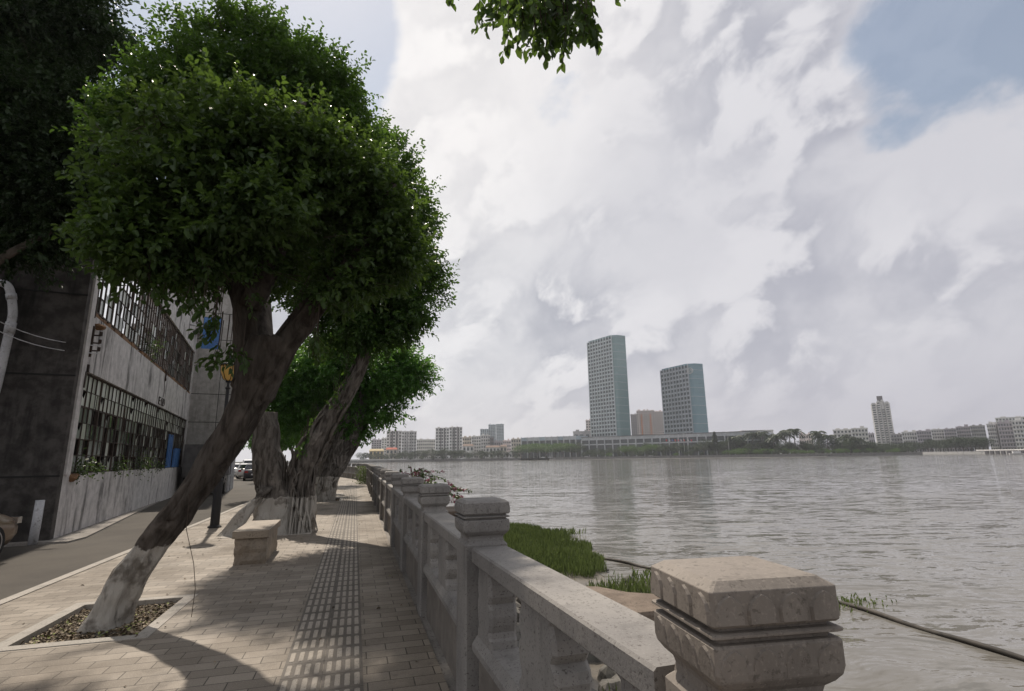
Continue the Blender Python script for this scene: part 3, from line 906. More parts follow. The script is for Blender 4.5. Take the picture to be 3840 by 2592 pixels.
# pink flowering shrub on the ledge outside the railing
MT['pink'] = leafmat('pink_bract', (.16, .04, .07), (.26, .09, .13), (.3, .1, .14), .2)
MT['dkleaf'] = leafmat('shrub_leaf', (.03, .05, .02), (.07, .10, .035), (.12, .2, .04), .25)
MT['twig'] = mat('twig', (.06, .045, .035), .9)
for i, (y0, z0, q, lb) in enumerate(((13.6, .0, 22, 'pink flowering shrub leaning over the water behind the fourth post'), (19.5, .25, 40, 'dark leafy twigs of a shrub rising behind the farther posts'))):
    root = empty('flowering_shrub', (1.4, y0, -.6), 0, lb, 'shrub', 'flowering shrubs outside the railing'); rng = np.random.default_rng(80 + i); mb = MB(); Ps = []; Ds = []
    for k in range(q):
        e = np.array([rng.uniform(.1, 1.5), rng.uniform(-1.8, 2.2), rng.uniform(1.0, 1.55 + z0)]); mid = e * np.array([.55, .6, .7]) + np.array([0, 0, .45]) + rng.normal(0, .12, 3)
        P4, R4 = smooth_path([(rng.normal(0, .05), rng.normal(0, .1), 0), tuple(mid), tuple(e)], [.006, .003, .002], 5); mb.tube(P4, R4, 4)
        for p, q2 in zip(P4[3:-1], P4[4:]): Ps.append(np.array(p)); Ds.append(np.array(q2 - p))
    mb.build('stem', MT['twig'], root)
    V = twig_leaves(rng, np.array(Ps), np.array(Ds), np.full(len(Ps), .16), 6, .085, .055)
    sel = np.repeat(rng.random(len(Ps)) < .4, 6)
    mesh_from_leaves('foliage', V[~sel], [MT['dkleaf']], root); mesh_from_leaves('blossom', V[sel], [MT['pink']], root)
# climbing vine at the railing bend
rng = np.random.default_rng(91); q = 700
P = np.stack([rng.normal(0, .25, q), rng.normal(0, .35, q), rng.uniform(0, 1.15, q)], 1); Dv = unit(rng.normal(size=(q, 3))); 
o = mesh_from_leaves('climbing_vine', leaf_arrays(P, Dv, unit(rng.normal(size=(q, 3))), rng.uniform(.06, .12, q), rng.uniform(.04, .08, q)), [MT['reed']]); o.location = (.55, 38.5, 0); tag(o, 'green vine hanging on the inside of the railing at the bend', 'vine')

# ------------------------------------------------------------------ bench
root = empty('stone_bench', (-1.56, 10.52, 0), rad(1), 'stone slab bench on a rough block base, standing before the second tree pit', 'bench')
MT['bench'] = stone('bench_stone', (.19, .155, .118), (.27, .222, .17), (.12, .09, .06), 30., .55)
MB().box(-.27, .27, -.80, .80, .40, .515).build('seat', MT['bench'], root, bevel=.006)
mb = MB(); n = 9
for (x0, x1, y0, y1) in ((-.235, .235, -.74, .74),):
    rings = []
    for k in range(8):
        z = .40 * k / 7; ring = []
        for i in range(44):
            t = i / 44 * 4; s_ = int(t); f = t - s_
            c4 = [(x0, y0), (x1, y0), (x1, y1), (x0, y1)]; a, b2 = c4[s_], c4[(s_ + 1) % 4]
            x = a[0] + (b2[0] - a[0]) * f; y = a[1] + (b2[1] - a[1]) * f
            kk = 1 + .10 * mnoise.noise(Vector((x * 4, y * 4, z * 6))) + .05 * mnoise.noise(Vector((x * 13, y * 13, z * 15)))
            ring.append(Vector((x * kk, y * (1 + (kk - 1) * .4), z)))
        rings.append(ring)
    mb.rings(rings)
mb.build('base_block', MT['bench'], root)

# ------------------------------------------------------------------ street lamp
root = empty('street_lamp', (-3.30, 15.41, 0), 0, 'black iron street lamp with an amber lantern, half hidden behind the leaning trunk', 'street lamp')
mb = MB(); mb.rings([[Vector((r * math.cos(a * math.pi / 6), r * math.sin(a * math.pi / 6), z)) for a in range(12)] for r, z in ((.16, 0), (.16, .03), (.11, .06), (.10, 1.1), (.105, 1.15), (.07, 1.22), (.05, 1.3), (.042, 3.45), (.07, 3.5), (.03, 3.55), (.03, 3.66))])
mb.build('pole', MT['black'], root, smooth=False)
MT['amber'] = mat('amber_glass', (.62, .38, .10), .35, spec=.5)
prof = [(.05, 3.68), (.13, 3.74), (.20, 3.90), (.215, 4.02), (.21, 4.10)]
mb = MB(); mb.rings([[Vector((r * math.cos(a * math.pi / 9), r * math.sin(a * math.pi / 9), z)) for a in range(18)] for r, z in prof]); mb.build('lantern_glass', MT['amber'], root, smooth=True)
mb = MB(); prof = [(.06, 3.64), (.07, 3.68), (.05, 3.70)]; mb.rings([[Vector((r * math.cos(a * math.pi / 9), r * math.sin(a * math.pi / 9), z)) for a in range(18)] for r, z in prof])
mb.rings([[Vector((r * math.cos(a * math.pi / 9), r * math.sin(a * math.pi / 9), z)) for a in range(18)] for r, z in ((.26, 4.09), (.255, 4.12), (.17, 4.20), (.06, 4.25), (.03, 4.33), (.01, 4.40))])
for a in range(6):
    mb.tube([Vector((r * math.cos(a * math.pi / 3), r * math.sin(a * math.pi / 3), z)) for r, z in ((.055, 3.68), (.135, 3.74), (.207, 3.90), (.222, 4.02), (.22, 4.10))], [.010] * 5, 5)
mb.build('lantern_frame', MT['black'], root)
MB().box(-.085, .085, -.10, .0, 1.32, 1.52).build('junction_box', MT['black'], root)

# ------------------------------------------------------------------ factory building
BR = rad(7.8); LF = 18.85; BX, BY = -6.55, 15.2
root = empty('factory_building', (BX, BY, -.1), BR, 'derelict grey factory with stained plaster and two long bands of rusty windows on the left', 'building')
ZO = .1  # local offset: local z = world z + .1
TH = .28


def wallpart(name, boxes, m_, parent=None, **k):
    mb = MB()
    for b in boxes: mb.box(*b)
    return mb.build(name, m_, root if parent is None else parent, **k)


w0, w1, u0, u1, top = 1.38 + ZO, 3.90 + ZO, 5.50 + ZO, 7.75 + ZO, 9.35 + ZO
WL = LF - .25
# jagged sills: plaster broken away under the openings
mb = MB(); n = 90
mb.box(-TH, 0, 0, LF, 0, w0 - .02)
mb.box(-TH, 0, .30, LF, w1, u0 - .16); mb.box(-TH, 0, 0, .30, w0 - .02, top); mb.box(-TH, 0, .30, LF, u1, top); mb.box(-TH, 0, WL, LF, w0 - .02, w1); mb.box(-TH, 0, WL, LF, u0 - .16, u1)
mb.box(-.34, .07, -.06, LF + .0, top, top + .14)
mb.build('wall', MT['plaster'], root)
mb = MB(); rnd = random.Random(8); y = .30
while y < WL:
    d = rnd.uniform(.12, .5); hgt = .16 - max(0, .13 * mnoise.noise(Vector((y * .8, 0, 5))) + .04 + rnd.uniform(-.03, .05)); hgt = max(.02, hgt)
    mb.box(-TH + .01, -.004 - rnd.uniform(0, .05), y, min(y + d, WL), u0 - .16, u0 - .16 + hgt); y += d
mb.build('broken_sill', MT['brickdirt'], root)
mb = MB(); rock_mb(mb, (.0, .55, w0 - .1), .16, 3); rock_mb(mb, (-.02, .8, w0 - .07), .12, 4); mb.build('broken_corner', MT['brickdirt'], root)
# corner pilaster, lighter return
wallpart('corner_pier', [(-.02, .05, -.015, .30, w0 - .02, 7.6)], MT['plaster'])
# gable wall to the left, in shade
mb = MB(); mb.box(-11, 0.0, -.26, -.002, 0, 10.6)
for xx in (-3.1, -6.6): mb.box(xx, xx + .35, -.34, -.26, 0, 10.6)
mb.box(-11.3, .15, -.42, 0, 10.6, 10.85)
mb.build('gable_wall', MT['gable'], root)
for z in (1.42, 3.75, 5.75): wallpart('string_course', [(-11, .012, -.275, -.262, z, z + .035)], MT['dark'])
# floor slab, back wall with its own openings, inner partitions
wallpart('floor_slab', [(-10.7, -TH, .1, LF, 4.55, 4.80)], MT['concrete'])
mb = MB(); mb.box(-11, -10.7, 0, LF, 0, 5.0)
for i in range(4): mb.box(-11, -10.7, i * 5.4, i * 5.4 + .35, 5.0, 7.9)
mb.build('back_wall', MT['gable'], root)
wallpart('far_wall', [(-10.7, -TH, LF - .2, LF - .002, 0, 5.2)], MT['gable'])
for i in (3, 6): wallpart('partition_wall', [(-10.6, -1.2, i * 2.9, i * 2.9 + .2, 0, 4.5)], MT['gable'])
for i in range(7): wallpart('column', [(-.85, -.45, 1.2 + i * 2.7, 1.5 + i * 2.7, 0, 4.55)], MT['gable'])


def window_bay(y0, y1, z0, z1, rows, cols, seed, glassp, parent, brokenbars=0.):
    rnd = random.Random(seed); f = MB(); g = MB(); g2 = MB(); x = -.10
    w_ = y1 - y0; h_ = z1 - z0
    f.box(x - .03, x + .03, y0, y0 + .045, z0, z1); f.box(x - .03, x + .03, y1 - .045, y1, z0, z1); f.box(x - .03, x + .03, y0 + .045, y1 - .045, z0, z0 + .05); f.box(x - .03, x + .03, y0 + .045, y1 - .045, z1 - .05, z1)
    yw = (w_ - .09) / cols; zw = (h_ - .10) / rows
    for c_ in range(1, cols): 
        heavy = c_ == cols // 2
        t = .032 if heavy else .019
        f.box(x - .02, x + .02, y0 + .045 + yw * c_ - t, y0 + .045 + yw * c_ + t, z0 + .05, z1 - .05)
    for r_ in range(1, rows):
        t = .022 if r_ == rows - 2 else .010
        zz = z0 + .05 + zw * r_
        for c_ in range(cols):
            if rnd.random() < brokenbars: continue
            f.box(x - .014, x + .014, y0 + .045 + yw * c_ + .011, y0 + .045 + yw * (c_ + 1) - .011, zz - t, zz + t)
    # loose bars and hinged vents
    for _ in range(3):
        a = y0 + rnd.uniform(.1, w_ - .1); z = z0 + rnd.uniform(.1, h_ * .5); f.tube([(x + .05, a, z), (x + .04 + rnd.uniform(-.02, .08), a + rnd.uniform(-.12, .12), z + rnd.uniform(.5, 1.1))], [.009, .009], 4)
    o = f.build('window', MT['rust'], parent)
    for c_ in range(cols):
        for r_ in range(rows):
            if rnd.random() < glassp[1 if r_ >= rows - 2 else 0]:
                a = y0 + .045 + yw * c_; z = z0 + .05 + zw * r_; e = rnd.uniform(-.012, .012); e2 = rnd.uniform(-.012, .012)
                tgt = g2 if (r_ >= rows - 2 and glassp[1] > .5) or rnd.random() < .12 else g
                if rnd.random() < .12: # broken corner
                    tgt.add([(x + e, a, z), (x + e2, a + yw, z), (x + e2, a + yw, z + zw), (x + e, a + yw * .6, z + zw * .5), (x + e, a, z + zw * .8)], [(0, 1, 2, 3, 4)])
                else: tgt.add([(x + e, a, z), (x + e2, a + yw, z), (x + e2 - .004, a + yw, z + zw), (x + e - .004, a, z + zw)], [(0, 1, 2, 3)])
    n1_ = len(g.f); g.add(g2.v, g2.f); pn_ = g.build('pane', MT['glass'], o); pn_.data.materials.append(MT['glass_pale'])
    for fi in range(n1_, len(g.f)): pn_.data.polygons[fi].material_index = 1
    return o


nb = 9; bw = (WL - .30) / nb
for i in range(nb):
    window_bay(.30 + i * bw, .30 + (i + 1) * bw, w0 - .02, w1, 6, 5, 100 + i, (.78, .97), root, .03)
    window_bay(.30 + i * bw, .30 + (i + 1) * bw, u0 - .02 if False else u0, u1, 5, 5, 200 + i, (.45, .2), root, .22)
# blue boards in the lower band
mb = MB()
for k in range(5): mb.box(-.05 + .01 * (k % 2), .01 + .02 * (k % 2), 13.6 + k * .21, 13.79 + k * .21, w0, 3.0 - .1 * (k % 3))
for k in range(6): mb.box(-.04, .03, 15.3 + k * .3, 15.56 + k * .3, w0, 2.35 + .05 * (k % 2))
mb.build('blue_board', MT['blue'], root)
for y, z in ((5.2, 8.3), (10.6, 8.6), (15.7, 8.7)):
    MB().cyl((0, y, z + ZO), (.42, y, z + ZO - .03), .045).build('drain_spout', MT['white_pvc'], root, smooth=True)
# wall brackets and insulators at the corner, with iron scrawl further along
mb = MB(); mb.box(.0, .06, .42, .47, 4.35, 5.15); mb.box(.0, .07, .40, .46, 3.95, 4.15); mb.box(.0, .2, .44, .48, 4.5, 4.53); mb.box(.0, .2, .44, .48, 4.7, 4.73); mb.box(.0, .2, .44, .48, 4.9, 4.93)
for z in (4.55, 4.75, 4.95): mb.cyl((.2, .46, z - .04), (.2, .46, z + .06), .035)
mb.box(.0, .05, -.0 + .36, .40, 5.35, 6.3); mb.box(.0, .07, .25, .33, 3.55, 3.95)
mb.build('wall_bracket', MT['rust'], root)
mb = MB(); rock_mb(mb, (.05, .75, 5.2), .17, 9); mb.build('hanging_rag', MT['brickdirt'], root)
mb = MB(); e0 = 9.9; zz = 4.12
for a, b2 in (((e0, zz + .14), (e0, zz - .14)), ((e0, zz + .14), (e0 + .32, zz + .14)), ((e0, zz), (e0 + .25, zz)), ((e0, zz - .14), (e0 + .32, zz - .14))):
    mb.cyl((.03, a[0], a[1] + ZO), (.03, b2[0], b2[1] + ZO), .018, n=6)
for cx in (e0 + .72, e0 + .95):
    ring = [Vector((.03 + .01 * (cx > e0 + .8), cx + .24 * math.cos(a / 14 * 2 * math.pi), zz + ZO + .15 * math.sin(a / 14 * 2 * math.pi))) for a in range(15)]; mb.tube(ring, [.016] * 15, 5, cap=False)
mb.tube([Vector((.03, e0 + .75 + .1 * math.sin(k), zz + ZO + .2 + k * .17)) for k in range(8)], [.012] * 8, 5)
mb.tube([Vector((.05, e0 + .72 + .06 * math.sin(k * 2), zz + ZO + .9 + k * .07)) for k in range(8)], [.03] * 8, 5)
mb.build('iron_letters', MT['rust'], root)
# weeds rooted on the window sills
for i, (y, z, s_) in enumerate(((.95, w0, .42), (4.6, w0, .35), (7.9, w0, .6), (6.9, u0 + .1, .55), (2.2, w0, .2), (11.5, w0, .25))):
    rng = np.random.default_rng(300 + i); q = int(170 * s_ / .4); P = rng.normal(0, .38, (q, 3)) * s_ + np.array([.12, 0, .28 * s_]); o = empty('weed_plant', (0, 0, 0)); mesh_from_leaves('foliage', leaf_arrays(P, unit(rng.normal(size=(q, 3))), unit(rng.normal(size=(q, 3))), rng.uniform(.05, .10, q), rng.uniform(.03, .05, q)), [MT['dkleaf']], o)
    Mx = Matrix.Rotation(BR, 4, 'Z'); o.location = Vector((BX, BY, -.1)) + Mx @ Vector((0, y, z))
    tag(o, ('leafy weed sprouting from the near corner of the lower window band', 'small weed on the lower sill, third clump from the corner', 'bushy green weed in the middle of the lower window sill', 'weed growing through the upper rusty windows', 'smallest weed on the lower sill close to the corner', 'thin weed on the lower sill near the blue boards')[i], 'weed', 'weeds growing on the factory')

# wires from the corner bracket to the left
for k, z in enumerate((4.45, 4.65)):
    a = Vector((BX, BY, -.1)) + Matrix.Rotation(BR, 4, 'Z') @ Vector((.2, .46, z)); b2 = Vector((-8.05, 12.35, z + .5))
    pts = [a.lerp(b2, t / 12) - Vector((0, 0, .35 * math.sin(math.pi * t / 12))) for t in range(13)]
    mb = MB(); mb.tube(pts, [.010] * 13, 5); tag(mb.build('overhead_wire', MT['white_pvc']), ('upper' if k else 'lower') + ' pale wire running left from the factory corner bracket', 'wire', 'wires at the factory corner')
# white bent drain pipe at the far left, in front of the gable
q = [ony(-40, 1060, 14.55), ony(10, 1063, 14.55), ony(36, 1085, 14.55), ony(48, 1165, 14.55), ony(38, 1230, 14.55), ony(-10, 1440, 14.55), ony(-30, 1500, 14.55)]
P_, R_ = smooth_path(q, [.085] * len(q), 5); mb = MB(); mb.tube(P_, R_, 12)
for i in (12, 20): mb.tube([P_[i] - (P_[i + 1] - P_[i]) * .6, P_[i] + (P_[i + 1] - P_[i]) * .6], [.1, .1], 12)
tag(mb.build('drain_pipe', MT['white_pvc'], smooth=True), 'white bent drain pipe at the left edge before the dark wall', 'pipe')
# short white post by the corner
mb = MB(); mb.tube([(0, 0, 0), (.01, 0, .45), (.012, .005, .93)], [.085, .085, .082], 16)
o = mb.build('short_pipe_post', MT['white_pvc'], smooth=True); o.location = (-6.66, 14.6, -.1); tag(o, 'short scuffed white pipe post standing at the factory corner', 'post')

# ------------------------------------------------------------------ stair tower beyond the factory
T0 = Vector((BX, BY, -.1)) + Matrix.Rotation(BR, 4, 'Z') @ Vector((0, LF + .02, 0))
root = empty('stair_tower', T0, BR, 'tall pale concrete stair block with a blue shuttered window past the factory', 'building')
mb = MB(); HT = 14.2
mb.box(-3, .22, 0, .25, 0, HT); mb.box(1.14, 2.15, 0, .25, 0, HT); mb.box(.22, 1.14, 0, .25, 0, 8.15); mb.box(.22, 1.14, 0, .25, 10.05, 12.1); mb.box(.22, 1.14, 0, .25, 13.4, HT)
mb.box(-3, -2.75, .25, 7, 0, HT); mb.box(1.9, 2.15, .25, 7, 0, HT); mb.box(-2.75, 1.9, 6.75, 7, 0, HT); mb.box(-3.2, 2.3, -.12, 7.2, HT, HT + .25)
mb.build('wall', MT['tower_wall'], root)
for z in (2.55, 3.9, 5.5, 7.1, 8.7, 10.3, 11.9):
    for x0, x1 in (((-3, 2.152),) if not 8.1 < z < 10.1 else ((-3, .22), (1.14, 2.152))): MB().box(x0, x1, -.004, .0, z, z + .035).build('joint', MT['dark'], root)
for x in (1.36,): MB().box(x, x + .03, -.0045, 0, 0, 8.0).build('joint', MT['dark'], root)
MB().box(-3, .2, -1.1, -.002, 8.9, 9.1).build('canopy_slab', MT['tower_wall'], root)
for z0, z1 in ((8.16, 10.04), (12.11, 13.39)):
    mb = MB(); z = z0; k = 0
    while z < z1 - .05:
        mb.box(.24, 1.12, .03 + .012 * (k % 2), .07 + .012 * (k % 2), z, min(z + .2, z1)); z += .215; k += 1
    mb.build('blue_shutter', MT['blue'], root)
for k in range(5): MB().cyl((2.22, .5 + k * 1.2, 0), (2.22, .5 + k * 1.2, HT), .05, n=8).build('downpipe', MT['white_pvc'], root)
MB().box(-.05, 2.15, -.06, -.006, 2.5, 2.62).build('ledge', MT['dark'], root)

# ------------------------------------------------------------------ box truck parked by the tower
tr = T0 + Matrix.Rotation(BR, 4, 'Z') @ Vector((1.25, -2.2, 0)); tr.z = -.1
root = empty('box_truck', tr, BR, 'dirty grey box truck parked with its rear doors facing us past the factory', 'truck')
MT['truckbox'] = weathered('truck_box', (.15, .14, .14), (.10, .095, .095), (.03, .03, .03), .7, .6)
mb = MB(); mb.box(-1.0, 1.0, .04, 4.2, .95, 2.62)
for k in range(8): mb.box(-1.02, -1.0, .3 + k * .5, .35 + k * .5, .97, 2.6); mb.box(1.0, 1.02, .3 + k * .5, .35 + k * .5, .97, 2.6)
mb.build('cargo_box', MT['truckbox'], root)
for s_ in (-1, 1):
    d = MB(); x0, x1 = (.02, .97) if s_ > 0 else (-.97, -.02); d.box(x0, x1, 0, .04, .98, 2.58); d.box(x0 + .06, x1 - .06, -.012, 0, 1.15, 1.5); d.box(x0 + .06, x1 - .06, -.012, 0, 1.75, 2.4); dr = d.build('rear_door', MT['truckbox'], root)
    MB().cyl((s_ * .18, -.03, 1.05), (s_ * .18, -.03, 2.5), .018, n=6).build('lock_rod', MT['rust'], dr)
MB().box(-.95, .95, .15, 5.9, .62, .93).build('chassis', MT['black'], root); MB().box(-.95, .95, -.05, .08, .55, .72).build('bumper', MT['black'], root)
MB().box(-.24, .24, -.065, -.05, .42, .54).build('number_plate', MT['white_pvc'], root)
MT['red'] = mat('tail_lamp_red', (.28, .02, .02), .3)
for s_ in (-1, 1): MB().box(s_ * .78 - .12, s_ * .78 + .12, -.065, -.05, .58, .68).build('tail_lamp', MT['red'], root)
mb = MB(); mb.prism([(4.3, .75), (6.0, .75), (6.0, 1.35), (5.7, 2.1), (4.3, 2.15)], -.92, .92, Matrix(((0, 0, 1, 0), (1, 0, 0, 0), (0, 1, 0, 0), (0, 0, 0, 1)))); mb.build('cab', MT['blue'], root, bevel=.05)
mb = MB(); mb.add([(-.8, 6.01, 1.42), (.8, 6.01, 1.42), (.8, 5.74, 2.03), (-.8, 5.74, 2.03)], [(0, 1, 2, 3)]); mb.build('windscreen', MT['glass'], root)
MT['tyre'] = mat('tyre', (.018, .018, .018), .85); MT['rim'] = mat('wheel_rim', (.45, .45, .46), .3, metal=.8)


def wheel(parent, x, y, r, wd, name='wheel'):
    mb = MB(); pr = [(-wd / 2, r * .72), (-wd / 2, r * .93), (-wd * .36, r), (wd * .36, r), (wd / 2, r * .93), (wd / 2, r * .72)]
    mb.rings([[Vector((a, b2 * math.cos(t * math.pi / 12), b2 * math.sin(t * math.pi / 12))) for t in range(24)] for a, b2 in pr]); o = mb.build(name, MT['tyre'], parent, smooth=False); o.location = (x, y, r)
    mb = MB(); s_ = 1 if x > 0 else -1; mb.rings([[Vector((s_ * a, b2 * math.cos(t * math.pi / 12), b2 * math.sin(t * math.pi / 12))) for t in range(24)] for a, b2 in ((wd * .3, r * .70), (wd * .505, r * .70), (wd * .505, r * .62), (wd * .40, r * .58))])
    for k in range(5):
        t = k * 2 * math.pi / 5; Rm = Matrix.Rotation(t, 4, 'X'); mb.box(s_ * wd * .40 - .012, s_ * wd * .47, -.05, .05, r * .1, r * .62, Rm)
    mb.cyl((s_ * wd * .4, 0, 0), (s_ * wd * .5, 0, 0), r * .16); mb.build('rim', MT['rim'], o)
    return o


for x, y in ((-.86, 1.1), (.86, 1.1), (-.86, 5.1), (.86, 5.1)): wheel(root, x, y, .42, .24)

# ------------------------------------------------------------------ cars


def car(loc, rz, paint, label, L_=4.4, W_=1.78, H_=1.48, group=None, lamps=True):
    root = empty('parked_car', loc, rz, label, 'car', group); hw = W_ / 2; h = L_ / 2
    # lofted lower body, front towards +y
    st = [(-h, .42, .78, .80, .86), (-h + .06, .30, .92, .92, .9), (-h + .3, .22, .99, .98, .93), (-h + 1.2, .20, .97, 1., .95), (0, .20, .94, 1., .95), (h - 1.5, .20, .93, 1., .95), (h - .9, .21, .88, .98, .90), (h - .3, .24, .76, .93, .84), (h - .06, .30, .68, .86, .8), (h, .40, .60, .78, .74)]
    rings = []
    for y, z0, z1, k, kt in st:
        a = hw * k; t = hw * kt
        rings.append([Vector(p) for p in ((-a * .92, y, z0), (a * .92, y, z0), (a, y, z0 + .12), (a * 1.0, y, (z0 + z1) / 2 + .05), (t, y, z1 - .03), (t * .9, y, z1 + .01), (0, y, z1 + .03), (-t * .9, y, z1 + .01), (-t, y, z1 - .03), (-a * 1.0, y, (z0 + z1) / 2 + .05), (-a, y, z0 + .12))])
    mb = MB(); mb.rings(rings); mb.build('body', paint, root, smooth=True)
    # greenhouse: glass volume with painted roof and pillars
    cb = [(-h + .35, .96, .98, .90, .90), (-h + .75, .96, H_ - .10, .90, .72), (-.3, .95, H_, .92, .70), (.35, .94, H_ - .03, .92, .69), (h - 1.25, .92, .95, .88, .86)]
    mb = MB(); rings = []
    for y, z0, z1, kb, kt in cb: rings.append([Vector(p) for p in ((-hw * kb, y, z0), (hw * kb, y, z0), (hw * kt, y, z1), (-hw * kt, y, z1))])
    mb.rings(rings); mb.build('window_glass', MT['carglass'], root)
    mb = MB()
    for i in range(1, 3):
        a, b2 = cb[i], cb[i + 1]
        mb.add([(-hw * a[4] - .01, a[0], a[2] + .004), (hw * a[4] + .01, a[0], a[2] + .004), (hw * b2[4] + .01, b2[0], b2[2] + .004), (-hw * b2[4] - .01, b2[0], b2[2] + .004),
                (-hw * a[4] + .02, a[0], a[2] + .035), (hw * a[4] - .02, a[0], a[2] + .035), (hw * b2[4] - .02, b2[0], b2[2] + .035), (-hw * b2[4] + .02, b2[0], b2[2] + .035)], [(4, 5, 6, 7), (0, 4, 7, 3), (1, 2, 6, 5), (0, 1, 5, 4), (2, 3, 7, 6)])
    mb.build('roof', paint, root)
    for s_ in (-1, 1):
        mb = MB()
        for (ya, za, ka), (yb, zb, kb) in (((cb[0][0], .97, .905), (cb[1][0], H_ - .1, .73)), ((cb[1][0] + .75, .96, .925), (cb[1][0] + .95, H_ - .02, .715)), ((cb[3][0] - .3, .95, .93), (cb[3][0] - .3, H_ - .02, .705)), ((cb[4][0], .93, .89), (cb[3][0], H_ - .03, .70))):
            mb.tube([Vector((s_ * hw * ka, ya, za)), Vector((s_ * hw * kb, yb, zb))], [.035, .03], 6)
        mb.build('pillar', paint, root)
        mb = MB(); mb.box(s_ * hw * .97 - .02, s_ * hw * .97 + .03, -.55, -.30, .80, .83); mb.box(s_ * hw * .97 - .02, s_ * hw * .97 + .03, .45, .70, .79, .82); mb.build('door_handle', MT['chrome'], root)
        mb = MB(); rings = [[Vector((s_ * (hw + dx), h - 1.42 + .06 * math.cos(t) * q2, .98 + .07 * math.sin(t) * q2)) for t in [k * math.pi / 4 for k in range(8)]] for dx, q2 in ((-.02, .3), (.05, .5), (.08, 1.), (.20, 1.), (.24, .7))]
        mb.rings(rings); mb.build('wing_mirror', paint, root)
        for y in (-h + .85, h - .90): wheel(root, s_ * (hw - .11), y, .32, .20)
        mb = MB(); mb.box(s_ * hw * .72 - .18, s_ * hw * .72 + .16, h - .16, h - .03, .60, .72); mb.build('headlight', MT['chrome'], root)
        mb = MB(); mb.box(s_ * hw * .74 - .14, s_ * hw * .74 + .14, -h - .005, -h + .1, .70, .88); mb.build('tail_light', MT['red'], root)
    MB().box(-.26, .26, -h - .03, -h + .05, .50, .62).build('number_plate', MT['white_pvc'], root)
    return root


MT['carglass'] = mat('car_glass', (.015, .018, .02), .06, spec=.8)
MT['chrome'] = mat('chrome', (.6, .6, .6), .2, metal=.9)


def paintm(n_, c, metal=.3): return mat(n_, c, .28, metal=metal, spec=.5)


car((-7.08, 10.9, -.1), rad(-2), paintm('bronze_paint', (.16, .105, .065)), 'bronze brown car at the left edge, only its corner and wheel in view', 4.4, 1.84, 1.78)
car((-10.9, 62.5, -.1), rad(12), paintm('silver_paint', (.5, .5, .5)), 'silver car parked down the road, nearest of the distant cars', 4.4)
car((-13.2, 67.5, -.1), rad(14), paintm('white_paint', (.75, .75, .74), 0.), 'white hatchback parked on the left side of the distant road', 4.2)
car((-9.0, 55.5, -.1), rad(10), paintm('dark_paint', (.05, .05, .06)), 'dark car on the distant road, mostly hidden by the stump of the rooted banyan', 4.5)
car((-13.0, 76, -.1), rad(14), paintm('white_paint', (.75, .75, .74), 0.), 'white van roof showing behind the silver car down the road', 4.8, 1.9, 1.9)
# roadside fence wall of piers on the left beyond the tower
for k in range(12):
    t = k / 11; p = Vector((-9.9, 41, -.1)).lerp(Vector((-13.6, 66, -.1)), t)
    root = empty('boundary_pier', p, rad(10), '%s brown pier of the low roadside wall, counting away from the tower' % ORD[k], 'pier', 'piers of the roadside wall')
    MB().box(-.22, .22, -.22, .22, 0, 1.75).build('shaft', MT['bench'], root); MB().box(-.27, .27, -.27, .27, 1.75, 1.85).build('cap', MT['kerb'], root)
    if k < 11:
        mb = MB(); mb.box(-.08, .08, .22, 2.08, 0, .8)
        for q in range(7): mb.box(-.02, .02, .35 + q * .26, .39 + q * .26, .8, 1.6)
        mb.box(-.025, .025, .22, 2.08, 1.6, 1.65); o = mb.build('railing_infill', MT['concrete'], root)
# ------------------------------------------------------------------ trees on the path
MT['leaf1'] = leafmat('banyan_leaf', (.017, .038, .011), (.048, .085, .021), (.20, .33, .05), .25, 1.1)
MT['leaf2'] = leafmat('banyan_leaf_fine', (.016, .042, .010), (.048, .095, .02), (.17, .32, .04), .28, .7)
MT['leaf3'] = leafmat('sunny_banyan_leaf', (.03, .085, .018), (.075, .17, .035), (.20, .42, .06), .34, .6)  # brighter leaf copy, sunlight on these crowns put into the colour
MT['leafd'] = leafmat('shaded_dark_leaf', (.011, .024, .008), (.028, .050, .014), (.06, .12, .03), .18, .6)  # leaf colour darkened to stand for the shade on the left tree
MT['bark1'] = bark('pale_painted_bark', (.035, .028, .023), (.085, .072, .062), .72)
MT['bark2'] = bark('grooved_bark', (.05, .042, .036), (.14, .125, .11), .78)
MT['bark3'] = bark('twisted_bark', (.055, .048, .042), (.16, .145, .13), .95)
MT['barkp'] = bark('plain_bark', (.05, .042, .035), (.12, .10, .085))


def Y(px, py, y): return tuple(ony(px, py, y))


# tree 1
root = empty('banyan_tree', (-2.38, 6.95, -.1), 0, 'big leaning banyan nearest the camera, with a worn whitewashed foot and a huge leafy crown', 'tree', 'banyan trees along the river path')
O1 = Vector((-2.38, 6.95, -.1))
mb = MB()
lo = lambda pts: [Vector(p) - O1 for p in pts]
P_, R_ = trunk_mb(mb, lo([(-2.42, 6.95, -.15), (-2.34, 6.95, .22), (-2.12, 6.95, .66), (-1.88, 6.92, 1.02), (-1.62, 6.9, 1.46), (-1.34, 6.85, 2.0), (-1.14, 6.8, 2.6), (-1.02, 6.75, 3.0)]),
                  [.20, .175, .155, .15, .155, .175, .21, .215], 60, 9, ((3, .085, .9), (7, .06, -1.), (13, .035, 1.2)), .20, 1, .28, 0)
trunk_mb(mb, lo([(-1.10, 6.8, 2.3), (-.98, 6.75, 2.75), (-.70, 6.65, 3.25), (-.35, 6.5, 3.7), (.1, 6.3, 4.3), (.3, 6.1, 4.9)]), [.12, .145, .14, .12, .09, .05], 24, 7, ((4, .10, 1.5), (7, .07, -2.)), .14, 2, 0, 4, .035)
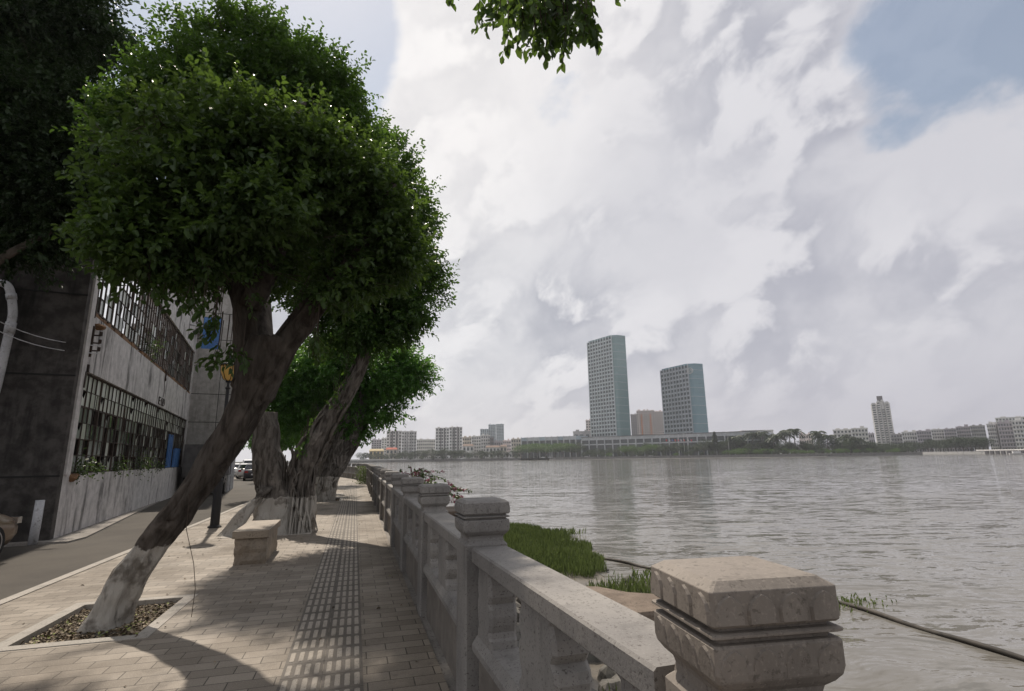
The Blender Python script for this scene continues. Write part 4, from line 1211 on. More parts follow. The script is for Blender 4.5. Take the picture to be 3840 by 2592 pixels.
trunk_mb(mb, lo([(-1.25, 6.85, 2.2), (-1.30, 6.8, 2.8), (-1.38, 6.7, 3.5), (-1.7, 6.6, 4.2), (-2.2, 6.4, 4.9)]), [.12, .13, .12, .10, .05], 22, 7, ((4, .10, 1.), (7, .07, -2.)), .14, 3, 0, 4, .035)
trunk_mb(mb, lo([(-1.3, 6.7, 3.4), (-1.0, 6.5, 4.2), (-1.0, 6.3, 5.2), (-.8, 6.2, 5.9)]), [.14, .12, .08, .04], 12, 6, ((3, .1, 1),), .1, 4)
trunk_mb(mb, lo([(-1.7, 6.6, 4.2), (-2.1, 6.4, 4.4), (-2.5, 6.2, 4.7)]), [.10, .07, .03], 10, 6, ((3, .1, 1),), .1, 5)
# bulging roots running down the outside of the upper trunk
rnd = random.Random(7)
for k in range(15):
    th = rnd.uniform(-1.9, 1.9); pts = []; rs = []
    for i in range(9):
        s = i / 8; q = O1 * 0 + P_[min(len(P_) - 1, int((.42 + .58 * s) * (len(P_) - 1)))]; R0 = R_[min(len(R_) - 1, int((.42 + .58 * s) * (len(R_) - 1)))]
        a = th + .5 * math.sin(s * 3 + k) ; pts.append(q + Vector((math.cos(a) * .95, -abs(math.sin(a)) * .9 * (1 if k % 4 else -1), .1)) * R0 * .98); rs.append(rnd.uniform(.035, .075) * (.5 + s))
    pp_, rr_ = smooth_path(pts, rs, 3); mb.tube(pp_, rr_, 7)
mb.build('trunk', MT['bark1'], root, smooth=True)
mb = MB(); mb.tube([Vector(p) - O1 for p in ((-1.72, 6.75, 1.35), (-1.71, 6.72, .9), (-1.60, 6.7, .55), (-1.56, 6.7, .3), (-1.57, 6.7, .02))], [.0035] * 5, 5); mb.build('aerial_root', MT['twig'], root)
y = 6.3
# limb carrying the upper, farther part of the crown
trunk = MB(); trunk_mb(trunk, [Vector(p) - O1 for p in ((-1.2, 6.85, 2.5), (-1.35, 7.6, 3.6), (-1.8, 8.5, 5.2), (-2.3, 9.3, 7.0), (-2.6, 9.7, 8.6))], [.22, .18, .14, .09, .04], 14, 6, ((3, .1, 1),), .12, 6); trunk.build('limb', MT['bark1'], root, smooth=True)
E1 = [EP(*a, o=O1) for a in ((470, 640, 6.0, 70, 120), (470, 900, 6.0, 65, 85), (540, 760, 6.1, 100, 150), (700, 640, 6.2, 200, 190), (1030, 640, 6.4, 220, 180), (1310, 800, 6.5, 170, 190), (1000, 880, 6.3, 290, 170), (1440, 930, 6.6, 95, 120), (620, 930, 6.1, 150, 80), (1230, 1040, 6.5, 150, 75),
      (880, 1060, 6.3, 110, 60), (580, 480, 6.2, 90, 50), (1180, 480, 6.4, 90, 50), (800, 430, 6.3, 80, 40))]
E1u = [EP(*a, o=O1) for a in ((900, 250, 9.7, 240, 120), (690, 340, 9.5, 150, 100), (1150, 380, 9.8, 170, 150), (510, 500, 9.3, 75, 100), (950, 110, 9.6, 95, 35), (1260, 520, 9.9, 110, 140), (760, 480, 9.6, 260, 130))]
hs = []
HSY = [np.array(Vector(Y(*a)) - O1) for a in ((1180, 1240, 6.4), (1175, 1265, 6.4), (860, 1290, 6.2), (900, 1285, 6.2), (820, 1300, 6.2), (700, 1080, 5.9), (760, 1090, 5.9), (790, 1180, 6.1), (800, 1200, 6.1), (640, 1030, 5.9), (560, 1060, 5.9))]
crown('crown', E1, 9500, 9, .30, .088, .050, MT['leaf1'], root, 1, clump=.30, gap=.34, inner=.5, wood=MT['twig'], sprigs=170, shoots=HSY, spl=.75)
c_ = crown('crown', E1u, 9500, 8, .34, .095, .050, MT['leaf2'], root, 8, clump=.42, gap=.34, inner=.5, wood=MT['twig'], sprigs=150); c_['label'] = 'finer leaved upper crown rising behind'
# tree 2: rooted banyan
O2 = Vector((-1.6, 13.95, -.1)); lo = lambda pts: [Vector(p) - O2 for p in pts]
root = empty('banyan_tree', O2, 0, 'thick rooted banyan behind the bench, with a broken stump and a leaning stem', 'tree', 'banyan trees along the river path')
mb = MB()
trunk_mb(mb, lo([(-1.72, 13.95, -.15), (-1.70, 13.95, .35), (-1.78, 13.95, .95), (-1.92, 13.95, 1.5), (-2.05, 13.95, 2.1), (-2.08, 13.95, 2.75)]), [.62, .50, .38, .32, .28, .20], 36, 8, ((3, .10, .8), (6, .06, -1.), (11, .03, 1)), .2, 11, .25, 5, .04)
trunk_mb(mb, lo([(-1.18, 14.0, -.1), (-1.15, 13.95, .5), (-1.22, 13.9, 1.1), (-1.10, 13.85, 1.7), (-.72, 13.8, 2.5), (-.25, 13.75, 3.3), (.10, 13.7, 4.2), (.18, 13.7, 5.2), (.10, 13.6, 6.5), (-.3, 13.6, 8), (-1, 13.6, 9.5)]),
         [.30, .27, .28, .29, .23, .175, .14, .13, .11, .09, .05], 34, 8, ((3, .13, 2.), (7, .09, 3.), (12, .04, 3)), .14, 12, .2, 14, .04)
trunk_mb(mb, lo([(.12, 13.7, 5.6), (.9, 13.7, 6.6), (1.5, 13.6, 7.4)]), [.10, .07, .03], 10, 5, ((3, .1, 1),), .1, 13)
trunk_mb(mb, lo([(-.1, 13.65, 7.2), (-1.6, 13.6, 8.4), (-3.6, 13.5, 9.6)]), [.12, .08, .03], 10, 5, ((3, .1, 1),), .1, 14)
rnd = random.Random(21)
for k in range(44):
    a0 = rnd.uniform(-.6, 3.7); x0 = -1.25 + rnd.uniform(-.35, .35); x1 = x0 + rnd.uniform(-.12, .22); ybase = 13.95 - rnd.uniform(.25, .6) * (1 if k % 3 else -1)
    P4, R4 = smooth_path(lo([(x0, 13.75, rnd.uniform(.8, 1.9)), (x0 + .05 * rnd.uniform(-1, 1), ybase + .12, .6), ((x0 + x1) / 2, ybase + .04, .25), (x1, ybase, -.12)]), [.018, .022, .024, .032], 4); q_ = rnd.uniform(.5, 1.2); mb.tube(P4, [r * q_ for r in R4], 6)
for k in range(7):
    P4, R4 = smooth_path(lo([(-2.0 + .03 * k, 13.6, 1.0), (-2.2 - .03 * k, 13.45, .5), (-2.45 - .05 * k, 13.4 + .04 * k, .05), (-2.6 - .06 * k, 13.35, -.12)]), [.05, .06, .05, .03], 4); mb.tube(P4, R4, 7)
mb.build('trunk', MT['bark2'], root, smooth=True)
E2 = [EP(*a, o=O2) for a in ((1380, 700, 13.7, 190, 210), (1280, 820, 13.8, 200, 230), (1470, 900, 13.7, 120, 190), (1520, 1070, 13.8, 125, 120), (1400, 1150, 13.7, 170, 110), (1320, 1230, 13.7, 170, 70), (1500, 1220, 13.7, 90, 40), (1130, 860, 13.9, 130, 180), (1240, 1010, 13.6, 200, 170))]
crown('crown', E2, 12500, 8, .40, .115, .060, MT['leaf2'], root, 2, clump=.48, gap=.34, inner=.55, wood=MT['twig'], sprigs=200,
      shoots=[np.array(Vector(Y(*a)) - O2) for a in ((1300, 1380, 13.6), (1290, 1430, 13.6), (1275, 1480, 13.6), (1260, 1450, 13.5), (1320, 1330, 13.6), (1150, 1640, 13.6), (1140, 1660, 13.6), (1130, 1670, 13.5), (1165, 1620, 13.6), (1180, 1560, 13.8), (1245, 1500, 13.6))])
# tree 3
O3 = Vector((-1.15, 23.9, -.1)); lo = lambda pts: [Vector(p) - O3 for p in pts]
root = empty('banyan_tree', O3, 0, 'twisted banyan leaning right over the railing, its foot whitewashed, beyond the rooted one', 'tree', 'banyan trees along the river path')
mb = MB()
trunk_mb(mb, lo([(-1.15, 23.9, -.15), (-1.0, 23.9, .8), (-.65, 23.9, 1.7), (-.2, 23.85, 2.8), (.1, 23.8, 3.8), (.25, 23.8, 5.0)]), [.34, .34, .46, .52, .42, .26], 36, 8, ((4, .12, 2.), (9, .08, 2.), (14, .04, 2)), .14, 21, .15, 18, .04)
trunk_mb(mb, lo([(-.25, 23.85, 2.6), (.35, 23.8, 3.6), (.95, 23.8, 4.4)]), [.36, .30, .18], 20, 6, ((4, .12, 2.), (9, .08, 2.)), .14, 22, 0, 6, .04)
trunk_mb(mb, lo([(-.5, 23.85, 2.9), (-1.4, 23.9, 3.6), (-2.4, 23.9, 4.4)]), [.16, .12, .06], 12, 5, ((3, .1, 1),), .1, 23)
mb.build('trunk', MT['bark3'], root, smooth=True)
E3 = [(Y(1400, 1400, 23.8), (1.75, 1.7, 1.35)), (Y(1190, 1400, 23.8), (1.6, 1.6, 1.2)), (Y(1080, 1440, 23.6), (1.0, 1.2, .9)), (Y(1520, 1400, 23.8), (1.0, 1.2, 1.0)), (Y(1290, 1330, 23.8), (1.3, 1.3, .8)), (Y(1420, 1530, 23.6), (1.1, .9, .55)), (Y(1340, 1590, 23.8), (.6, .6, .5)), (Y(1120, 1540, 24), (1.1, 1.0, .8))]
E3 = [((c[0] - O3.x, c[1] - O3.y, c[2] - O3.z), r) for c, r in E3]
crown('crown', E3, 6500, 8, .45, .15, .08, MT['leaf3'], root, 3, clump=.45, gap=.36, inner=.55, wood=MT['twig'], sprigs=120)

# tree 4: pruned limbs
O4 = Vector((-1.6, 29.5, -.1)); lo = lambda pts: [Vector(p) - O4 for p in pts]
root = empty('banyan_tree', O4, 0, 'pruned banyan with bare sawn limbs between the rooted and the twisted tree', 'tree', 'banyan trees along the river path')
mb = MB()
trunk_mb(mb, lo([(-1.75, 29.5, -.15), (-1.7, 29.5, .9), (-1.65, 29.5, 1.7)]), [.42, .34, .32], 24, 7, ((3, .12, 1.), (7, .05, -1.)), .14, 31, .2, 4, .04)
for pts, rs in (([(-1.65, 29.5, 1.5), (-1.1, 29.4, 2.0), (-.75, 29.4, 2.25)], [.22, .20, .17]), ([(-1.6, 29.5, 1.6), (-1.35, 29.5, 2.4), (-.95, 29.4, 3.0), (-.95, 29.4, 4.0)], [.2, .16, .13, .1]), ([(-1.7, 29.5, 1.6), (-1.9, 29.5, 2.6), (-1.6, 29.5, 3.5), (-1.3, 29.5, 4.6)], [.22, .18, .14, .08]), ([(-1.9, 29.5, 2.4), (-2.6, 29.5, 3.4), (-3.4, 29.5, 4.4)], [.14, .1, .05])):
    trunk_mb(mb, lo(pts), rs, 14, 5, ((3, .1, 1),), .12, int(rs[0] * 100))
mb.build('trunk', MT['bark2'], root, smooth=True)
E4 = [(Y(1080, 1400, 29.5), (1.9, 1.8, 1.4)), (Y(1100, 1520, 29.5), (1.6, 1.6, 1.1)), (Y(1180, 1440, 29.5), (1.5, 1.6, 1.2))]
crown('crown', [((c[0] - O4.x, c[1] - O4.y, c[2] - O4.z), r) for c, r in E4], 2300, 8, .45, .17, .09, MT['leaf3'], root, 4, clump=.5, gap=.3, wood=MT['twig'], sprigs=40)


def path_tree(o_, lean, h, ell, ntw, label, seed, ls=.2):
    root = empty('banyan_tree', o_, 0, label, 'tree', 'banyan trees along the river path'); mb = MB()
    trunk_mb(mb, [Vector((0, 0, -.05)), Vector((lean * .2, 0, h * .3)), Vector((lean * .6, 0, h * .6)), Vector((lean, 0, h))], [.38, .32, .28, .16], 20, 6, ((3, .12, 1.), (7, .05, -1.)), .14, seed, .25, 5, .04)
    for s_ in (-1, 1): trunk_mb(mb, [Vector((lean * .5, 0, h * .5)), Vector((lean + s_ * .8, .2, h * .9)), Vector((lean + s_ * 1.7, .3, h * 1.2))], [.16, .11, .05], 10, 5, ((3, .1, 1),), .1, seed + 1)
    mb.build('trunk', MT['bark3'], root, smooth=True)
    crown('crown', ell, ntw, 8, .5, ls, ls * .52, MT['leaf3'], root, seed, clump=.55, gap=.3, wood=MT['twig'], sprigs=30)


path_tree((-3.0, 38, -.1), .8, 3.6, [((.8, 0, 4.6), (2.3, 2., 1.4)), ((-.6, 0, 4.3), (1.5, 1.5, 1.1))], 1500, 'fifth banyan on the path, whose dark crown fills the gap left of the rooted one', 41)
path_tree((-5.2, 49, -.1), .6, 3.4, [((.6, 0, 4.4), (2.4, 2., 1.3)), ((-1.0, 0, 4.0), (1.6, 1.5, 1.0))], 1300, 'sixth banyan on the path, near the bend of the railing', 42, .22)
path_tree((-8.3, 60, -.1), .5, 3.4, [((.6, 0, 4.4), (2.6, 2., 1.4)), ((-1.2, 0, 4.2), (1.6, 1.5, 1.0))], 1100, 'farthest banyan on the path, past the bend of the railing', 43, .24)

# dark tree beside the factory gable
OL = Vector((-8.2, 12.3, -.1))
root = empty('shade_tree', OL, 0, 'tall dark tree filling the upper left corner in front of the factory gable', 'tree')
mb = MB()
trunk_mb(mb, [Vector((0, 0, -.1)), Vector((.1, 0, 2.5)), Vector((.4, -.1, 5.2)), Vector((.8, -.1, 8)), Vector((1.2, 0, 10.5))], [.34, .27, .22, .14, .06], 20, 6, ((3, .1, 1), (5, .05, -1)), .12, 51, .3, 4, .04)
for pts in ([(.3, 0, 4.5), (1.4, -.2, 5.6), (2.3, -.2, 6.4)], [(.5, 0, 6.), (1.6, 0, 7.6), (2.6, 0, 9.2)], [(.6, 0, 7), (-.6, 0, 8.6), (-1.6, 0, 9.6)]): trunk_mb(mb, pts, [.12, .08, .03], 10, 5, ((3, .1, 1),), .1, 52)
mb.build('trunk', MT['barkp'], root, smooth=True)
EL = [EP(*a, o=OL) for a in ((120, 60, 12, 270, 230), (290, 130, 12, 80, 90), (200, 390, 12.2, 180, 190), (60, 520, 12, 260, 200), (300, 600, 12.4, 120, 150), (120, 760, 12.3, 220, 150), (60, 930, 12.4, 130, 60), (260, 840, 12.6, 100, 90), (-200, 400, 12, 250, 350))]
crown('crown', EL, 12500, 8, .38, .11, .055, MT['leafd'], root, 6, clump=.45, gap=.36, inner=.4, wood=MT['twig'], sprigs=160)

# tree behind the camera whose branch hangs into the top of the picture
OT = Vector((-2.2, -2.6, -.1))
root = empty('overhanging_tree', OT, 0, 'tree behind the camera whose leafy branch tip hangs into the top of the sky', 'tree')
mb = MB()
trunk_mb(mb, [Vector((0, 0, -.1)), Vector((.3, .2, 1.4)), Vector((.8, .6, 2.8)), Vector((1.5, 1.6, 4.2)), Vector((2.2, 3.0, 5.4)), Vector((3.0, 4.6, 6.0)), Vector((3.4, 5.6, 5.9))], [.34, .28, .24, .18, .12, .07, .03], 18, 6, ((3, .1, 1), (5, .05, -1)), .12, 61, .3)
trunk_mb(mb, [Vector((.9, .8, 3.0)), Vector((.2, .6, 4.6)), Vector((-.4, .2, 6))], [.18, .12, .05], 12, 5, ((3, .1, 1),), .1, 62)
mb.build('trunk', MT['barkp'], root, smooth=True)
c0 = Vector(Y(2050, -150, 3.3)) - OT
EO = [((c0.x, c0.y, c0.z + .06), (.44, .5, .44)), ((c0.x - .9, c0.y + .1, c0.z + .95), (.5, .5, .3)), ((c0.x + .7, c0.y, c0.z + .90), (.45, .5, .3)), ((c0.x - .2, c0.y - .9, c0.z + .7), (1.0, .9, .6)), ((.6, 1.0, 5.9), (1.8, 1.6, 1.1)), ((-.6, .2, 6.2), (1.6, 1.5, 1.1))]
SH = [np.array(Vector(Y(px, py - 45, 3.3 + (i % 5 - 2) * .12)) - OT) for i, (px, py, tl) in enumerate(((1950, 60, .3), (1900, 70, .3), (2030, 110, .34), (2040, 170, .30), (2120, 100, .3), (2180, 90, .34), (2160, 150, .28), (2080, 60, .3), (2240, 20, .25), (2210, 60, .25), (1990, 40, .3), (2000, 120, .25), (2140, 30, .3), (2050, 20, .3), (1655, -75, .2), (2320, -60, .25), (2000, 0, .3), (2100, 0, .3), (1930, 0, .3), (2180, 10, .3), (1850, -20, .2), (2060, 90, .3), (2120, 60, .3), (2020, 50, .3), (2100, 70, .3), (2150, 70, .3), (1980, 80, .3), (2070, 40, .3), (2110, 20, .3), (2010, 20, .3)))]
crown('crown', EO, 2600, 8, .28, .088, .050, MT['leaf1'], root, 7, clump=.22, gap=.6, inner=.3, wood=MT['twig'], sprigs=40, shoots=SH)
# ------------------------------------------------------------------ far bank
def xy(px, dist, py=1700): p = far(px, py, dist); return (p.x, p.y)


MT['bankgrass'] = stone('bank_ground', (.06, .075, .035), (.10, .10, .06), (.03, .03, .02), .3, .95)
MT['farwall'] = stone('embankment_stone', (.13, .125, .12), (.19, .185, .175), (.04, .04, .035), .6, .95)
MT['farwall_pale'] = stone('pale_quay', (.42, .41, .40), (.50, .49, .47), (.2, .2, .2), .3, .95)
bank = [(-700, 900), (-300, 760), (-90, 655)] + [(a.x, a.y) for a in (far(1200, 1740, 625), far(1338, 1736, 615), far(1647, 1727, 640), far(1950, 1724, 640))]
isl = [(a.x, a.y) for a in (far(2060, 1723, 610), far(2300, 1722, 583), far(2600, 1719, 550), far(2900, 1716, 530), far(3100, 1713, 530), (far(3300, 1708, 560)), far(3440, 1704, 610))]
isl_back = [(a.x, a.y) for a in (far(3460, 1703, 670), far(3420, 1703, 715))]
rb = [(a.x, a.y) for a in (far(3385, 1696, 738), far(3600, 1693, 685), far(3900, 1690, 640), far(4600, 1690, 640))]
front = bank + isl
GZ = .6
pts = front + isl_back + rb + [(5500, 1200), (5500, 5000), (-3000, 5000), (-3000, 1500)]
mb = MB(); mb.add([(p[0], p[1], GZ) for p in pts], [tuple(range(len(pts)))])
import bmesh
me = bpy.data.meshes.new('far_bank'); bm = bmesh.new(); vs = [bm.verts.new((p[0], p[1], GZ)) for p in pts]; f = bm.faces.new(vs); bm.normal_update()
if f.normal.z < 0: f.normal_flip()
bmesh.ops.triangulate(bm, faces=[f]); bm.to_mesh(me); bm.free(); me.materials.append(MT['bankgrass']); o = bpy.data.objects.new('far_bank', me); COL.objects.link(o); tag(o, kind='structure')


def quay(name, P, z0, z1, t, m_, label, cap=None):
    mb = MB()
    for a, b2 in zip(P[:-1], P[1:]):
        d = (Vector(b2) - Vector(a)).normalized(); n_ = Vector((-d.y, d.x)) * t; ex = d * t * .5
        q = [(a[0], a[1]), (b2[0] + ex.x, b2[1] + ex.y), (b2[0] + n_.x + ex.x, b2[1] + n_.y + ex.y), (a[0] + n_.x, a[1] + n_.y)]
        mb.prism([(u[0], u[1]) for u in q], z0, z1)
    o = mb.build(name, m_); return tag(o, label, 'wall')


quay('embankment_wall', bank, -3, .75, 1.2, MT['farwall'], 'low grey stone embankment of the far shore, under the apartment blocks')
quay('promenade_parapet', [(p[0] + 1., p[1] + 7) for p in bank[3:]], GZ, 2.1, .5, MT['farwall_pale'], 'long pale parapet above the far left embankment')
quay('embankment_wall', isl + isl_back[:1], -3, 1.15, 1.5, MT['farwall'], 'dark stone embankment of the wooded point, under the two towers and the palms')
mb = MB()
for i, (a, b2) in enumerate(zip(isl[:-1], isl[1:])):
    d = (Vector(b2) - Vector(a)).normalized(); n_ = Vector((d.y, -d.x)) * 2.2
    mb.rings([[Vector((a[0], a[1], -1.15)), Vector((a[0] + n_.x, a[1] + n_.y, -1.62)), Vector((a[0], a[1], -1.7))], [Vector((b2[0], b2[1], -1.15)), Vector((b2[0] + n_.x, b2[1] + n_.y, -1.62)), Vector((b2[0], b2[1], -1.7))]])
tag(mb.build('stone_footing', MT['farwall']), 'pale stone footing at the water line of the wooded point', 'footing')
quay('embankment_wall', rb, -3, .9, 1.5, MT['farwall_pale'], 'pale quay of the distant right shore, behind the wooded point')


def bd(px):
    t = [(1200, 625), (1338, 615), (1647, 640), (1950, 640), (2060, 610), (2300, 583), (2600, 550), (2900, 530), (3100, 530), (3300, 560), (3440, 610)]
    return float(np.interp(px, [a for a, b2 in t], [b2 for a, b2 in t]))


WMESH = {}


def wmesh(wd, ht, m_, relief=.12):
    k = (round(wd, 2), round(ht, 2), m_.name)
    if k not in WMESH:
        mb = MB(); mb.box(-wd / 2, wd / 2, -.10, .05, 0, ht)
        me = bpy.data.meshes.new('window'); me.from_pydata(mb.v, [], mb.f); me.materials.append(m_); WMESH[k] = me
    return WMESH[k]


MT['fglass'] = mat('far_window_glass', (.035, .045, .05), .25, spec=.6)
MT['fglass2'] = mat('far_tower_glass', (.03, .045, .055), .2, spec=.6)


def fm(name, c, d=.85):
    c2 = tuple(x * d for x in c); return stone(name, c, c2, tuple(x * .55 for x in c), .25, .9, speckamt=.35, bigsc=.12)


PAL = {'white': fm('pale_render', (.60, .59, .58)), 'cream': fm('cream_render', (.52, .47, .41)), 'grey': fm('grey_render', (.34, .33, .33)), 'dgrey': fm('dark_render', (.15, .14, .145)), 'blue': fm('blue_grey_render', (.36, .42, .47)),
       'pink': fm('pink_render', (.70, .60, .59)), 'mauve': fm('mauve_render', (.40, .37, .40)), 'orange': fm('orange_render', (.70, .26, .12)), 'glassgreen': mat('tower_cladding', (.14, .235, .245), .35, spec=.6), 'teal': mat('tower_cladding_blue', (.10, .20, .245), .3, spec=.6),
       'roof': fm('red_roof', (.42, .12, .08)), 'yellow': fm('yellow_render', (.52, .42, .24)), 'brown': fm('brown_roof', (.2, .14, .11))}


def block(name, px0, px1, pyt, dist, floors, cols, pal, label, rot=0., depth=14., side=3, winw=.55, winh=.5, bal=0, group='buildings on the far shore', cat='building', rooft=1, dark=None, base=1668, zt=None, winmat=None):
    a = Vector(xy(px0, dist, base)); b2 = Vector(xy(px1, dist, base)); mid = (a + b2) / 2; W_ = (b2 - a).length
    ang = math.atan2((b2 - a).y, (b2 - a).x) + rad(rot); z1 = far((px0 + px1) / 2, pyt, dist).z if zt is None else zt
    if rot: W_ = max(W_ * .35, (W_ - depth * abs(math.sin(rad(rot)))) / math.cos(rad(rot)))
    d = Vector((-math.sin(ang), math.cos(ang))); c = mid + d * depth / 2
    root = empty(name, (c.x, c.y, GZ), ang, label, cat, group); hw = W_ / 2; hd = depth / 2; H_ = z1 - GZ; fh = H_ / floors
    mb = MB(); mb.box(-hw, hw, -hd, hd, 0, H_); mb.build('wall', PAL[pal], root)
    mb = MB()
    for x0, x1, y0, y1 in ((-hw - .3, hw + .3, -hd - .3, -hd), (-hw - .3, hw + .3, hd, hd + .3), (-hw - .3, -hw, -hd, hd), (hw, hw + .3, -hd, hd)): mb.box(x0, x1, y0, y1, H_ - .3, H_ + .9)
    mb.build('parapet', PAL[pal], root)
    if rooft:
        rnd = random.Random(int(px0 * 7)); x = -hw * .7
        while x < hw * .7:
            w_ = rnd.uniform(.12, .3) * W_; h_ = rnd.uniform(1.6, 3.2); MB().box(x, min(x + w_, hw * .95), -hd * .5, hd * .4, H_ + .01, H_ + h_).build('roof_hut', PAL[pal], root); x += w_ + rnd.uniform(.15, .4) * W_
    cw = W_ / cols; wins = []; wm_ = winmat or MT['fglass']; me = wmesh(cw * winw, fh * winh, wm_); ns = side
    for f_ in range(floors):
        z = f_ * fh + fh * .3
        for c_ in range(cols): wins.append((-hw + cw * (c_ + .5), -hd, z, 0, me))
    if side:
        cs = depth / side; me2 = wmesh(cs * winw, fh * winh, wm_); sx = -1 if rot < 0 else 1
        for f_ in range(floors):
            for c_ in range(side): wins.append((sx * hw, -hd + cs * (c_ + .5), f_ * fh + fh * .3, math.pi / 2 * sx, me2))
    for k, (x, y_, z, r, mm) in enumerate(wins[:100]):
        o = bpy.data.objects.new('window', mm); COL.objects.link(o); o.parent = root; o.location = (x, y_, z); o.rotation_euler.z = r
    if len(wins) > 100:
        mb = MB()
        for x, y_, z, r, mm in wins[100:]:
            Mx = Matrix.Translation((x, y_, z)) @ Matrix.Rotation(r, 4, 'Z'); mb.add([Mx @ v.co for v in mm.vertices], [tuple(p.vertices) for p in mm.polygons])
        o = mb.build('window', wm_, root); o['kind'] = 'stuff'
    if bal:
        nb_ = 0
        for f_ in range(1, min(floors, 30)):
            if bal == 1: MB().box(-hw + .3, hw - .3, -hd - 1.1, -hd, f_ * fh - .1, f_ * fh + .7).build('balcony', PAL[dark or pal], root); continue
            for c_ in range(1, cols, 2):
                if nb_ < 60: MB().box(-hw + cw * (c_ + .08), -hw + cw * (c_ + .92), -hd - 1.1, -hd, f_ * fh - .1, f_ * fh + .7).build('balcony', PAL[dark or pal], root); nb_ += 1
    if dark:
        for q in (.34, .62): MB().box(-hw + W_ * q, -hw + W_ * (q + .09), -hd - .5, -hd + .02, 0, H_ + .5).build('stair_shaft', PAL[dark], root)
    return root


B = block
B('apartment_block', 1196, 1240, 1652, 700, 8, 5, 'white', 'pale flats glimpsed left of the twisted banyan trunk, the left one of two', 10, 14, 3, bal=2)
B('apartment_block', 1240, 1285, 1668, 690, 6, 4, 'mauve', 'lower pale flats glimpsed right beside the twisted banyan trunk', 0, 14, 3, bal=2)
B('apartment_block', 1393, 1430, 1651, 740, 9, 4, 'mauve', 'narrow grey block just right of the twisted banyan, left of the tall slab blocks', 0, 14, 2)
B('apartment_block', 1431, 1450, 1646, 735, 9, 2, 'white', 'slim pale block squeezed against the first tall slab block', 0, 14, 2)
B('apartment_block', 1449, 1505, 1618, 690, 9, 5, 'white', 'left wing of the first tall slab block above the red roof', 0, 12, 2, bal=2, dark='dgrey')
B('apartment_block', 1506, 1561, 1620, 684, 9, 6, 'white', 'right wing of the first tall slab block, with railings on its roof', 0, 16, 4, bal=2, dark='grey')
B('apartment_block', 1562, 1632, 1650, 740, 6, 9, 'white', 'long low white flats between the two tall slab blocks', 0, 14, 2, bal=2)
B('apartment_block', 1633, 1684, 1607, 700, 10, 5, 'white', 'second tall slab block, its left half with the dark stair shaft', 0, 14, 2, dark='dgrey')
B('apartment_block', 1685, 1733, 1604, 700, 10, 5, 'white', 'second tall slab block, its right half ending in a dark edge', 0, 14, 3, dark='dgrey', bal=2)
B('apartment_block', 1734, 1768, 1642, 730, 6, 4, 'cream', 'small stepped flats right of the second tall slab block', 0, 12, 2, bal=2)
B('apartment_block', 1769, 1803, 1638, 735, 7, 4, 'white', 'white stepped flats under the left end of the blue towers', 0, 12, 2, bal=2)
B('high_rise', 1801, 1833, 1611, 1050, 18, 4, 'blue', 'shorter blue-grey high-rise left of the taller blue one', 0, 18, 2, winh=.6)
B('high_rise', 1832, 1860, 1594, 1060, 22, 4, 'blue', 'tall blue-grey high-rise, left shaft of the pair', 0, 20, 2, winh=.6)
B('high_rise', 1861, 1890, 1592, 1060, 22, 4, 'blue', 'tall blue-grey high-rise, right shaft of the pair', 0, 20, 2, winh=.6)
B('apartment_block', 1804, 1838, 1634, 700, 7, 4, 'white', 'pale flats in front of the blue high-rises', 0, 12, 2, bal=2)
B('apartment_block', 1838, 1852, 1644, 690, 6, 2, 'dgrey', 'narrow dark block in front of the blue high-rises', 0, 12, 0)
B('apartment_block', 1853, 1884, 1658, 700, 4, 4, 'mauve', 'low roofs right of the narrow dark block', 0, 10, 2)
B('apartment_block', 1886, 1916, 1654, 720, 5, 4, 'pink', 'low pinkish flats left of the long white mall', 0, 12, 2)
B('apartment_block', 1917, 1953, 1648, 720, 5, 4, 'cream', 'low cream flats touching the left end of the long mall', 0, 12, 2)


def house(px0, px1, pyt, dist, pal, label, roofp='roof'):
    root = B('low_house', px0, px1, pyt + 7, dist, 2, max(2, int((px1 - px0) / 11)), pal, label, 0, 8, 0, rooft=0, cat='house', group='low houses on the far shore')
    w_ = [c for c in root.children if c.name.startswith('wall')][0]; xs = [v.co.x for v in w_.data.vertices]; zs = max(v.co.z for v in w_.data.vertices); a, b2 = min(xs) - .6, max(xs) + .6
    for c in list(root.children):
        if c.name.startswith('parapet'): bpy.data.objects.remove(c)
    mb = MB(); mb.add([(a, -4.8, zs + .01), (b2, -4.8, zs + .01), (b2, 4.8, zs + .01), (a, 4.8, zs + .01), (a + 1.5, 0, zs + 2.4), (b2 - 1.5, 0, zs + 2.4)], [(0, 3, 2, 1), (0, 1, 5, 4), (2, 3, 4, 5), (1, 2, 5), (3, 0, 4)]); mb.build('roof', PAL[roofp], root)


house(1448, 1490, 1679, 665, 'cream', 'house with a red hipped roof below the first slab block')
house(1386, 1440, 1684, 668, 'yellow', 'long yellow house left of the red roofed one', 'yellow')
house(1735, 1776, 1666, 672, 'white', 'white house with dark arched openings, right of the second slab block', 'brown')
house(1822, 1874, 1671, 668, 'white', 'white house with a flat brown roof below the blue high-rises', 'brown')
house(1876, 1900, 1668, 672, 'cream', 'small cream house behind the trees near the boathouse', 'brown')
root = B('boathouse', 1886, 1921, 1700, 645, 1, 3, 'white', 'small white boathouse standing at the water edge', 0, 6, 0, rooft=0, cat='boathouse', group=None, winw=.5, winh=.45, base=1715)

# ---- the two hotel towers


